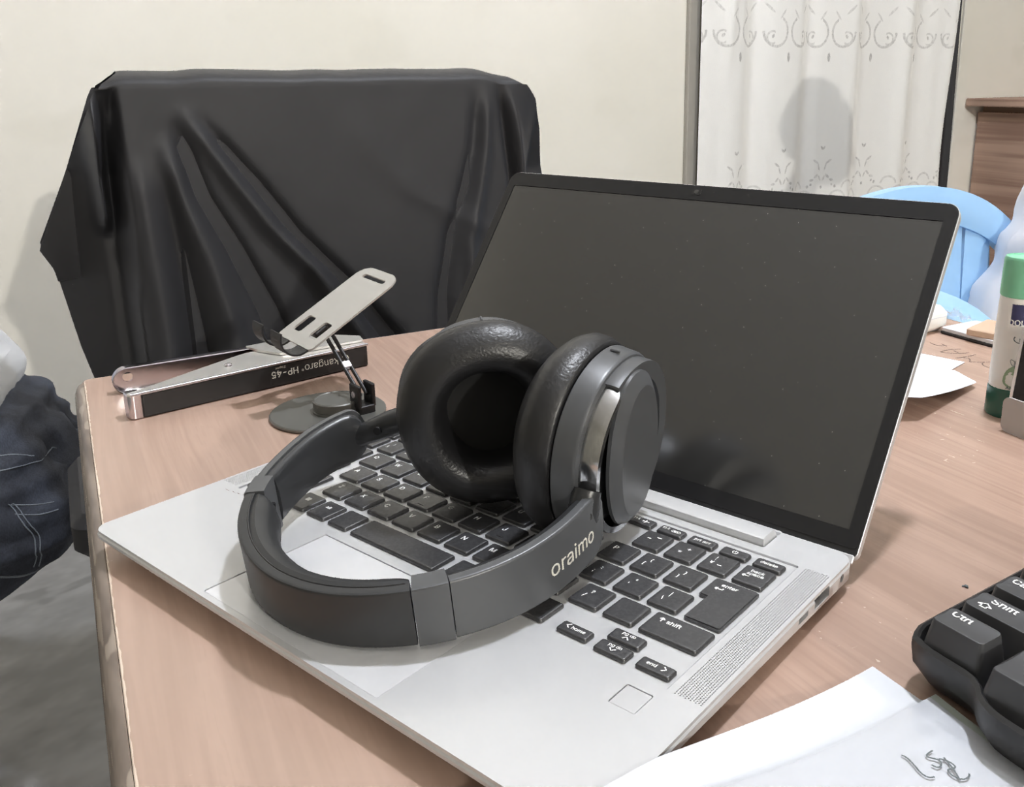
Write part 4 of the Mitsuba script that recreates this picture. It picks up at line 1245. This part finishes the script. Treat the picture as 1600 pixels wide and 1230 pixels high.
def kcap(w, d=.0182, h=.0165, ext=0.0):
    k = (round(w, 4), h, ext)
    if k not in cap_cache:
        lo = rr(w, d + ext, .0025, 4, 0, -ext / 2)
        mid_ = rr(w - .0022, d - .0020 + ext, .0028, 4, 0, .0004 - ext / 2)
        top_ = rr(w - .0058, d - .0052 + ext, .0022, 4, 0, .0008 - ext / 2)
        t0 = rr(w - .0066, d - .0060 + ext, .0020, 4, 0, .0008 - ext / 2)
        dish = lambda p, z: np.column_stack([p, z - .0009 * (1 - np.clip((2 * (p[:, 1] - .0008 + ext / 2) / (d + ext)) ** 2 * 1.6, 0, 1))])
        rings = [up(lo, 0), up(mid_, h * .45), up(top_, h - .0004), dish(t0, h + .0002)]
        for f_ in (.7, .4, .15):
            rings.append(dish((t0 - t0.mean(0)) * [1, f_] + t0.mean(0), h + .0002))
        cap_cache[k] = mikit.ply(loft(rings), M_KBKEY, smooth=38)
    return cap_cache[k]


KROW = [(.0112, .0120), (.0302, .0135), (.0492, .0150), (.0682, .0168), (.0872, .0185), (.1160, .0200)]
KHT = [.0185, .0175, .0172, .0178, .0190, .0190]


def kkey(x0, w, r, marks=(), ext=0.0):
    y, z = KROW[r]
    W_ = w * .0190 - .0008
    M = KF @ at(x0 * .0190 + .0004 + W_ / 2, y, z) @ trimesh.transformations.rotation_matrix([.02, .03, .05, .09, .12, .12][r], [1, 0, 0])
    k = add(kb + "__key", kcap(W_, h=KHT[r], ext=ext), M_KBKEY, to=M)
    for s_, dx, dy, size in marks:
        top_ = KHT[r] - .00045
        if isinstance(s_, str):
            add(k + "__legend", text(s_, size, .00012, True, center=False), M_LEGEND, smooth=False, to=M @ at(-W_ / 2 + dx, dy, top_))
        else:
            add(k + "__symbol", s_(), M_LEGEND, smooth=False, to=M @ at(-W_ / 2 + dx, dy, top_))
    return k


def shift_mark():
    return strokes2([[(-.0028, 0), (-.0014, .0009), (0, .0020), (.0014, .0009), (.0028, 0)], [(-.0028, 0), (-.0020, 0), (-.0012, 0), (-.0012, -.0008), (-.0012, -.0014), (0, -.0014), (.0012, -.0014), (.0012, -.0007), (.0012, 0), (.0020, 0), (.0028, 0)]], .0006)


kkey(.32, 1.45, 0, [("Ctrl", .0050, .0024, .0036)])
kkey(1.92, 1.30, 0, [(window_mark(.0030, .0005), .0120, .0006, 0)], .0085)
kkey(3.34, 1.25, 0, [("Alt", .0050, .0024, .0036)], .0085)
kkey(4.66, 6.0, 0, (), .0085)
for i, nm in enumerate(("Alt", "Fn", "Menu")):
    kkey(10.72 + i * 1.3, 1.25, 0, [(nm, .0050, .0024, .0032)], .0085)
kkey(14.65, 1.4, 0, [("Ctrl", .0050, .0024, .0036)], .0085)
kkey(.32, 2.25, 1, [("Shift", .0085, .0026, .0036), (shift_mark, .0090, -.0012, 0)])
for i, c_ in enumerate("ZXCVBNM,./"):
    kkey(2.60 + i, 1, 1, [(c_, .0050, .0016, .0040)])
kkey(12.62, 2.75, 1, [("Shift", .0085, .0026, .0036)])
kkey(.32, 1.75, 2, [("Caps Lock", .0050, .0022, .0034)])
for i, c_ in enumerate("ASDFGHJKL;'"):
    kkey(2.10 + i, 1, 2, [(c_, .0050, .0016, .0040)])
kkey(13.12, 2.25, 2, [("Enter", .0060, .0022, .0034)])
kkey(.32, 1.5, 3, [("Tab", .0050, .0022, .0034)])
for i, c_ in enumerate("QWERTYUIOP[]"):
    kkey(1.85 + i, 1, 3, [(c_, .0050, .0016, .0040)])
kkey(13.87, 1.5, 3, [("\\", .0050, .0016, .0040)])
for i, c_ in enumerate("`1234567890-="):
    kkey(.32 + i, 1, 4, [(c_, .0050, .0016, .0040)])
kkey(13.34, 2.0, 4, [("Backspace", .0050, .0016, .0034)])
kkey(.32, 1, 5, [("Esc", .0045, .0016, .0034)])
for i in range(12):
    kkey(2.3 + i + .5 * (i // 4), 1, 5, [(f"F{i + 1}", .0045, .0016, .0034)])
for r in range(6):
    for j in range(3):
        if r in (2,) or (r == 1 and j != 1):
            continue
        kkey(15.80 + j * .0 + j, 1, r if r else 0) if 15.8 + j < 18.6 else None
    for j in range(4):
        if r < 5:
            kkey(19.05 + j, 1, r) if 19.05 + j < 23.0 else None

# ------------------------------------------------------------------ papers and small things on the table
def paper(corner, along, across, L_, W_, zf, n=(40, 30), th=.00012):
    a, c = np.asarray(along, float) / np.linalg.norm(along), np.asarray(across, float) / np.linalg.norm(across)
    X, Y = np.meshgrid(np.linspace(0, L_, n[0]), np.linspace(0, W_, n[1]))
    P = np.asarray(corner)[None, None] + X[..., None] * a[:2] + Y[..., None] * c[:2]
    return sheet(np.concatenate([P, zf(P[..., 0], P[..., 1], X, Y)[..., None]], -1), th)


def over_laptop(x, y):
    """How high something has to lie to clear the laptop's front right corner."""
    t = np.clip(1 - np.hypot(np.maximum(x - LW - .0015, 0), np.maximum(-y - .002, 0)) / .060, 0, 1)
    k = np.clip((.146 - y) / .108, 0, 1) ** 1.3
    return (ZT + .0004) * t * t * (3 - 2 * t) * k


z1 = lambda x, y, X, Y: .0006 + over_laptop(x, y) + .0010 * np.sin(X * 25) * np.clip(Y / .1, 0, 1)
add("paper_sheet", paper((.3380, .1500), (-.262, -.965), (.925, -.38), .297, .21, lambda *a: z1(*a)), M_PAPER, "white blank paper sheet lying half over the laptop's front right corner", "paper", smooth=30)
z2 = lambda x, y, X, Y: .0030 + over_laptop(x, y) * .98 + .0012 * np.sin(X * 25) * np.clip(Y / .1, 0, 1) + .0010 * np.exp(-(Y / .01) ** 2)
fo = thing("document_sleeve", "clear plastic sleeve with a scribbled white sheet inside, on top of the blank paper", "document sleeve")
fs = add(fo + "__sheet", paper((.3630, .1400), (-.320, -.947), (.915, -.40), .290, .205, z2), M_PAPER2, smooth=30)
add(fo + "__edge_strip", paper((.3640, .1440), (-.320, -.947), (.915, -.40), .0085, .212, lambda x, y, X, Y: z2(x, y, X, Y) - .0006), mat("sleeve_edge", (.50, .55, .50), .3), "pale green plastic edge", smooth=30)
add(fo + "__film", paper((.3638, .1435), (-.320, -.947), (.915, -.40), .300, .215, lambda x, y, X, Y: z2(x, y, X, Y) + .0012), "clear_film", smooth=30)
scr = []
def pen(pts, w=.0006):
    p = smooth_path(pts, 24)
    zz_ = z2(p[:, 0], p[:, 1], np.hypot(p[:, 0] - .3655, p[:, 1] - .1440), np.full(len(p), .03))
    return ribbon(np.column_stack([p, zz_ + .0009]), w, th=.00006)
for pts in ([(.3655, .1030), (.3705, .1010), (.3760, .0985), (.3775, .1000)], [(.3730, .1120), (.3735, .1080), (.3765, .1085), (.3775, .1060), (.3750, .1050)],
            [(.3760, .1085), (.3790, .1100), (.3815, .1085), (.3800, .1060), (.3830, .1040), (.3855, .1050), (.3860, .1085)], [(.3890, .0935), (.3915, .0940), (.3925, .0920), (.3960, .0925)],
            [(.3770, .1110), (.3800, .1085), (.3845, .1035)]):
    scr.append(pen(pts))
add(fo + "__scribble", cat(*scr), M_INK, "grey pen scribble", smooth=False)

# sheets behind the laptop on the right
pf = [(.2020, .5900), (.2475, .5880), (.2455, .5660), (.2490, .5560), (.2725, .5285), (.2600, .4330), (.1900, .4100), (.1500, .5000)]
pc = np.array([.2150, .5000])


def curled(poly, z, key, label, lift):
    p = Polygon(poly)
    q = trimesh.creation.triangulate_polygon(p, engine="earcut")
    m = tri(np.column_stack([q[0], np.zeros(len(q[0]))]), q[1])
    for _ in range(5):
        m = m.subdivide()
    v = m.vertices.copy()
    v[:, 2] = z + lift(v[:, 0], v[:, 1])
    lo = v - [0, 0, .00015]
    m2 = tri(np.vstack([v, lo]), np.vstack([m.faces, m.faces[:, ::-1] + len(v)]))
    return add(key, m2, M_PAPER, label, "paper", smooth=40)


curled([(.1500, .4300), (.2480, .4230), (.2620, .4350), (.2725, .5285), (.2490, .5560), (.1700, .5750)], .0012, "paper_sheet", "white paper with a lifted curling edge behind the laptop lid",
       lambda x, y: .0150 * np.clip((.5350 - y) / .11, 0, 1) ** 1.5 * np.clip((x - .17) / .08, 0, 1) + .003 * np.clip((x - .24) / .03, 0, 1))
curled([(.1500, .5000), (.2380, .4980), (.2455, .5660), (.2475, .5880), (.2020, .5920), (.1500, .5950)], .0006, "paper_sheet", "flat white paper under the curling sheet behind the laptop lid", lambda x, y: 0 * x)
# the white adapter and its crumpled clear wrapper, a stack of paper and a tan board at the far edge
wb = thing("power_adapter", "white rounded plastic block at the far edge of the table beside the lid", "adapter")
WF = frame([.1780, .6600, .0004], [.30, .95, 0], None, [0, 0, 1])
add(wb + "__body", move(rbox(.058, .042, .0230, .008, .006, 8), WF), M_BOX, smooth=50)
add(wb + "__seam", move(rbox(.0584, .0424, .0012, .0082, .0003, 8, z0=.0138), WF), M_PAPER)
X, Y = np.meshgrid(np.linspace(0, 1, 26), np.linspace(0, 1, 26))
cr_ = meshkit.fbm(np.stack([X * 7, Y * 7, X * 0 + 3], -1), 3)
Pw = np.stack([.030 * (X - .5), .026 * (Y - .5), .001 + .026 * (cr_ - .25) * (np.sin(np.pi * X) * np.sin(np.pi * Y)) ** .5], -1)
add("plastic_wrapper", move(grid(Pw), frame([.2080, .6900, .0075], [.9, .4, 0], None, [0, 0, 1])), "clear_film", "crumpled clear plastic wrapper beside the white adapter", "wrapper", smooth=False)
pk = thing("paper_stack", "thin white paper stack with a dark edge at the table's far end", "paper stack")
KS = frame([.2030, .6660, .0004], list(U), None, [0, 0, 1])
add(pk + "__cover", move(rbox(.160, .048, .0022, .002, .0004, cx=.080, cy=.024), KS), M_DARK)
add(pk + "__pages", move(rbox(.159, .047, .0035, .002, .0004, z0=.0022, cx=.080, cy=.0243), KS), M_PAPER)
add("wooden_board", move(rbox(.075, .045, .0060, .002, .0008), frame([.2690, .6690, .0062], [.99, -.12, 0], None, [0, 0, 1])), M_TAN, "small tan board lying on the paper stack behind the glue tube", "board")
cb = RNG.normal(size=(14, 3)) * [.0008, .0004, .0002]
add("crumb", move(cat(*[move(trimesh.creation.icosphere(1, .00045), at(*p)) for p in cb]), at(.3495, .2347, .0006)), M_INK, "tiny dark crumb on the bare table left of the black keyboard", "crumb")

# ------------------------------------------------------------------ the blue plastic chair and the person in it
bc = thing("plastic_chair", "light blue plastic armchair with a slatted back behind the far end of the table", "chair")
BP = np.array([-.048, 1.432, 0])                                            # foot of the middle of its back
bf = np.array([.862, -.507, 0])                                     # the way it faces
bs = np.array([.17, .985, 0])                                      # to its left side, away from the camera
CF = frame([BP[0], BP[1], FLOOR], bf, None, [0, 0, 1])             # x forward, y along the back, z up
B = lambda m: move(m, CF)


def back_x(y, z):
    return -.13 * np.clip(z - .42, 0, 1) - .35 * y * y + .0


def bpt(y, z):
    return np.array([float(back_x(y, z)), y, z])


top_z = lambda y: .790 - 1.25 * y * y - 5 * y ** 4
rail = []
for y in np.linspace(-.225, .225, 41):
    zt, zb = top_z(y), top_z(y) - .058 - .05 * abs(y)
    c0 = bpt(y, zt)
    pr = []
    for q in np.linspace(0, 1, 6):
        z = zt + (zb - zt) * q
        pr.append(bpt(y, z) + np.array([.014 + .006 * math.sin(np.pi * q), 0, 0]))
    for q in np.linspace(1, 0, 6):
        z = zt + (zb - zt) * q
        pr.append(bpt(y, z) + np.array([-.010, 0, 0]))
    rail.append(np.array(pr))
add(bc + "__top_rail", B(loft(rail)), M_BLUE, smooth=40)
for i, yc in enumerate(np.linspace(-.150, .150, 5)):
    w = .0315
    pr = []
    for z in np.linspace(top_z(yc) - .045, .43, 10):
        yy = yc * (.80 + .20 * (z - .43) / .37)
        pr.append(np.array([bpt(yy - w, z) + [.006, 0, 0], bpt(yy, z) + [.010, 0, 0], bpt(yy + w, z) + [.006, 0, 0], bpt(yy + w, z) - [.004, 0, 0], bpt(yy - w, z) - [.004, 0, 0]]))
    add(bc + "__slat", B(loft(pr)), M_BLUE, smooth=50)
add(bc + "__seat", B(rbox(.43, .43, .035, .06, .012, 8, z0=.405, cx=.20)), M_BLUE)
for s_ in (-1, 1):
    path = smooth_path([(-.075, .232 * s_, .685), (.06, .250 * s_, .685), (.22, .255 * s_, .682), (.36, .25 * s_, .665), (.405, .245 * s_, .625)], 26)
    t_ = np.gradient(path, axis=0)
    rings = []
    for p, d in zip(path, t_):
        d = d / np.linalg.norm(d)
        nrm = np.cross(d, [0, 1, 0])
        nrm = nrm if nrm[2] > 0 else -nrm
        q = rr(.060, .024, .010, 4)
        rings.append(p + q[:, :1] * np.array([0, 1, 0]) + q[:, 1:] * nrm)
    add(bc + "__armrest", B(loft(rings)), M_BLUE, smooth=40)
    for x0, x1, y1, zt in ((.385, .43, .25, .64), (-.02, -.08, .235, .67)):
        rings = [np.column_stack([*(rr(.045 - .012 * k, .034 - .008 * k, .010, 3, x0 + (x1 - x0) * k, s_ * (.225 + .03 * k) if zt < .65 else s_ * (.225 + .02 * k)).T), np.full(16, zt * (1 - k))]) for k in np.linspace(0, 1, 6)]
        add(bc + "__leg", B(loft(rings)), M_BLUE, smooth=40)
    add(bc + "__side_post", B(tube([(-.085, .215 * s_, .44), (-.095, .222 * s_, .56), (-.105, .218 * s_, .70)], [.017, .016, .014], 10)), M_BLUE)

pr_ = thing("person", "seated person in a pale grey shirt leaning forward on the blue chair", "person")
TA, TB = np.array([.0984, 1.5585, -.235]), np.array([.1730, 1.7130, .0500])    # hips and chest, leaning to the picture's right
sx, fx = np.array([-.634, .773, 0]), np.array([.775, .632, 0])
pj_ = lambda a, b, c, o=TB: o + fx * a + sx * b + Z * c
sh = body([(TA, .118, TA + (TB - TA) * .5, .122), (TA + (TB - TA) * .5, .122, TB, .122), (pj_(0, -.13, .03), .072, pj_(0, .13, .03), .072), (TA - sx * .06, .095, TA + sx * .06, .095),
           (pj_(.0, -.16, .03), .060, pj_(.12, -.20, -.20), .050), (pj_(.0, .16, .03), .060, pj_(.12, .20, -.20), .050)], .016, 10)
sv_ = sh.vertices
sh.vertices = sv_ + (meshkit.fbm(sv_ * 14, 3)[:, None] - .5) * .024 + sh.vertex_normals * (.006 * np.sin(sv_[:, 2] * 55 + 9 * meshkit.fbm(sv_ * 6, 2)))[:, None]
add(pr_ + "__shirt", sh, M_SHIRT, smooth=True)
skin = body([(pj_(.03, 0, .10), .050, pj_(.07, 0, .19), .048), (pj_(.10, 0, .25), .082, pj_(.14, 0, .22), .062), (pj_(.11, 0, .29), .088, pj_(.08, 0, .28), .085), (pj_(.195, 0, .25), .014, pj_(.215, 0, .225), .015),
             (pj_(.12, -.20, -.20), .038, pj_(.32, -.14, -.19), .030), (pj_(.12, .20, -.20), .038, pj_(.32, .14, -.19), .030), (pj_(.32, -.14, -.19), .026, pj_(.39, -.12, -.195), .030), (pj_(.32, .14, -.19), .026, pj_(.39, .12, -.195), .030)] +
            [(pj_(.39, sy * .01 + yy, -.195), .011, pj_(.46 - .012 * abs(k - 1.3), yy + sy * .02 + (k - 1.5) * .021, -.205), .008) for yy, sy in ((-.12, 1), (.12, -1)) for k in range(4)], .010, 8)
add(pr_ + "__skin", skin, M_SKIN, smooth=True)
add(pr_ + "__hair", body([(pj_(.08, 0, .32), .092, pj_(.055, 0, .29), .088)], .012, 4), M_HAIR, smooth=True)
hk = lambda a, b, c: TA + fx * a + sx * b + Z * c
add(pr_ + "__trousers", body([(hk(0, -.08, -.03), .098, hk(.36, -.10, -.03), .072), (hk(0, .08, -.03), .098, hk(.36, .10, -.03), .072), (hk(.36, -.10, -.03), .068, hk(.38, -.10, -.44), .05), (hk(.36, .10, -.03), .068, hk(.38, .10, -.44), .05)], .02, 8), M_JEANS, smooth=True)
for yy in (-.10, .10):
    q_ = hk(.37, yy, 0)
    add(pr_ + "__shoe", body([(np.array([q_[0], q_[1], FLOOR + .046]), .045, np.array([q_[0], q_[1], FLOOR + .034]) + fx * .14, .033)], .012, 4), M_DARK, smooth=True)

# ------------------------------------------------------------------ the person in jeans at the left edge of the frame
right, fwd = np.array([.775, .632, 0]), np.array([-.634, .773, 0])
PC = np.array([-.803, .223, 0]) - fwd * .0                         # the near hip
face = -right * .95 - fwd * .30
face /= np.linalg.norm(face)
JF = frame([PC[0], PC[1], 0], face, None, [0, 0, 1])               # x the way the person faces, y to its left (away or towards us), z up
J = lambda x, y, z: (JF @ np.array([x, y, z, 1]))[:3]
far = -1 if np.dot(JF[:3, 1], fwd) < 0 else 1                      # +y or -y leads away from the camera
Y = lambda y: far * y
p2 = thing("person", "person in dark blue jeans and light grey top bending at the frame's left edge", "person")
jn = body([(J(0, 0, -.318), .077, J(0, Y(.17), -.318), .077), (J(.030, .0, -.235), .064, J(.030, Y(.17), -.235), .064), (J(0, 0, -.318), .077, J(.030, .0, -.235), .064),
           (J(0, Y(.17), -.318), .077, J(.030, Y(.17), -.235), .064), (J(0, Y(.085), -.30), .09, J(.03, Y(.085), -.24), .07),
           (J(.0, .0, -.318), .076, J(.36, -.03 * far, -.555), .072), (J(.36, -.03 * far, -.555), .062, J(.33, -.02 * far, -.70), .045),
           (J(.0, Y(.17), -.318), .076, J(.36, Y(.19), -.555), .072), (J(.36, Y(.19), -.555), .062, J(.33, Y(.18), -.70), .045)], .010, 14)
v_ = jn.vertices
loc = (v_ - JF[:3, 3]) @ JF[:3, :3]
wr = .0040 * np.sin(loc[:, 2] * 170 + 25 * loc[:, 0] + 7 * meshkit.fbm(v_ * 11, 2)) * np.clip((loc[:, 2] + .40) / .06, 0, 1)
jn.vertices = v_ + jn.vertex_normals * (wr + .007 * (meshkit.fbm(v_ * 24, 3) - .5))[:, None]
jk = add(p2 + "__jeans", jn, M_JEANS, smooth=True)
RI = trimesh.ray.ray_triangle.RayMeshIntersector(jn)


def seam(pts, r=.0009, n=40, dash=False):
    """A line of stitching laid onto the near side of the jeans through points (x, z) of the person's frame."""
    q = smooth_path(pts, n)
    w = np.array([J(x, Y(-.30), z + .016) for x, z in q])
    hit, idx, _ = RI.intersects_location(w, np.repeat((JF[:3, 1] * far)[None], n, 0), multiple_hits=False)
    h = hit[np.argsort(idx)] - JF[:3, 1] * far * .0006
    return tube(h, r, 6) if len(h) > 5 else None


lines = [seam([(.105, -.262), (.060, -.242), (.015, -.232), (-.020, -.236), (-.036, -.246)]), seam([(.110, -.278), (.060, -.258), (.015, -.247), (-.025, -.250), (-.048, -.262)]),
         seam([(-.012, -.292), (-.030, -.297), (-.056, -.302)]), seam([(-.016, -.303), (-.035, -.308), (-.060, -.312)]),
         seam([(-.010, -.290), (-.022, -.310), (-.032, -.338), (-.030, -.365), (-.022, -.385)]), seam([(-.014, -.290), (-.027, -.310), (-.037, -.338), (-.035, -.365), (-.027, -.387)]),
         seam([(.070, -.312), (.062, -.335), (.066, -.365), (.078, -.395)]), seam([(.060, -.352), (.020, -.382), (-.022, -.398)], .0016)]
add(jk + "__stitching", cat(*[l for l in lines if l is not None]), M_STITCH, "pale stitching", smooth=60)
add(p2 + "__top", (lambda m: (setattr(m, "vertices", m.vertices + m.vertex_normals * (.012 * (meshkit.fbm(m.vertices * 20, 3) - .5))[:, None]), m)[1])(
    body([(J(.048, .0, -.162), .044, J(.048, Y(.17), -.162), .044), (J(.048, .0, -.162), .044, J(.20, .0, .06), .085), (J(.048, Y(.17), -.162), .044, J(.20, Y(.17), .06), .085),
          (J(.20, Y(0), .06), .085, J(.33, Y(.02), .22), .08), (J(.20, Y(.17), .06), .085, J(.33, Y(.15), .22), .08), (J(.33, Y(-.05), .22), .055, J(.40, Y(-.08), -.04), .042), (J(.33, Y(.22), .22), .055, J(.40, Y(.25), -.04), .042)], .012, 8)), M_SHIRT_L, smooth=True)
a_ = np.linspace(0, 2 * np.pi, 40)
hem = [J(.044 + .046 * math.cos(t) * .96 - .010 * math.sin(t), 0, -.162 + .046 * math.sin(t)) - JF[:3, 1] * far * .022 for t in a_]
add(p2 + "__rolled_hem", tube(hem, .0060, 10, cap=False), M_SHIRT_L, "rolled grey hem", smooth=True)
add(p2 + "__skin", body([(J(.40, Y(-.08), -.04), .036, J(.46, Y(-.02), -.26), .028), (J(.40, Y(.25), -.04), .036, J(.46, Y(.19), -.26), .028), (J(.36, Y(.085), .28), .05, J(.42, Y(.085), .34), .05),
                         (J(.46, Y(.085), .40), .09, J(.50, Y(.085), .35), .065), (J(.46, Y(-.02), -.26), .026, J(.475, Y(0), -.33), .028), (J(.46, Y(.19), -.26), .026, J(.475, Y(.17), -.33), .028)] +
                        [(J(.475, Y(y0), -.33), .011, J(.46 + .018 * k, Y(y0), -.41), .008) for y0 in (0, .17) for k in range(4)], .010, 8), M_SKIN, smooth=True)
add(p2 + "__hair", body([(J(.44, Y(.085), .43), .09, J(.42, Y(.085), .40), .085)], .012, 4), M_HAIR, smooth=True)
for y0 in (-.01, .18):
    add(p2 + "__shoe", body([(J(.32, Y(y0), FLOOR + .045), .045, J(.47, Y(y0), FLOOR + .032), .032)], .012, 4), M_DARK, smooth=True)
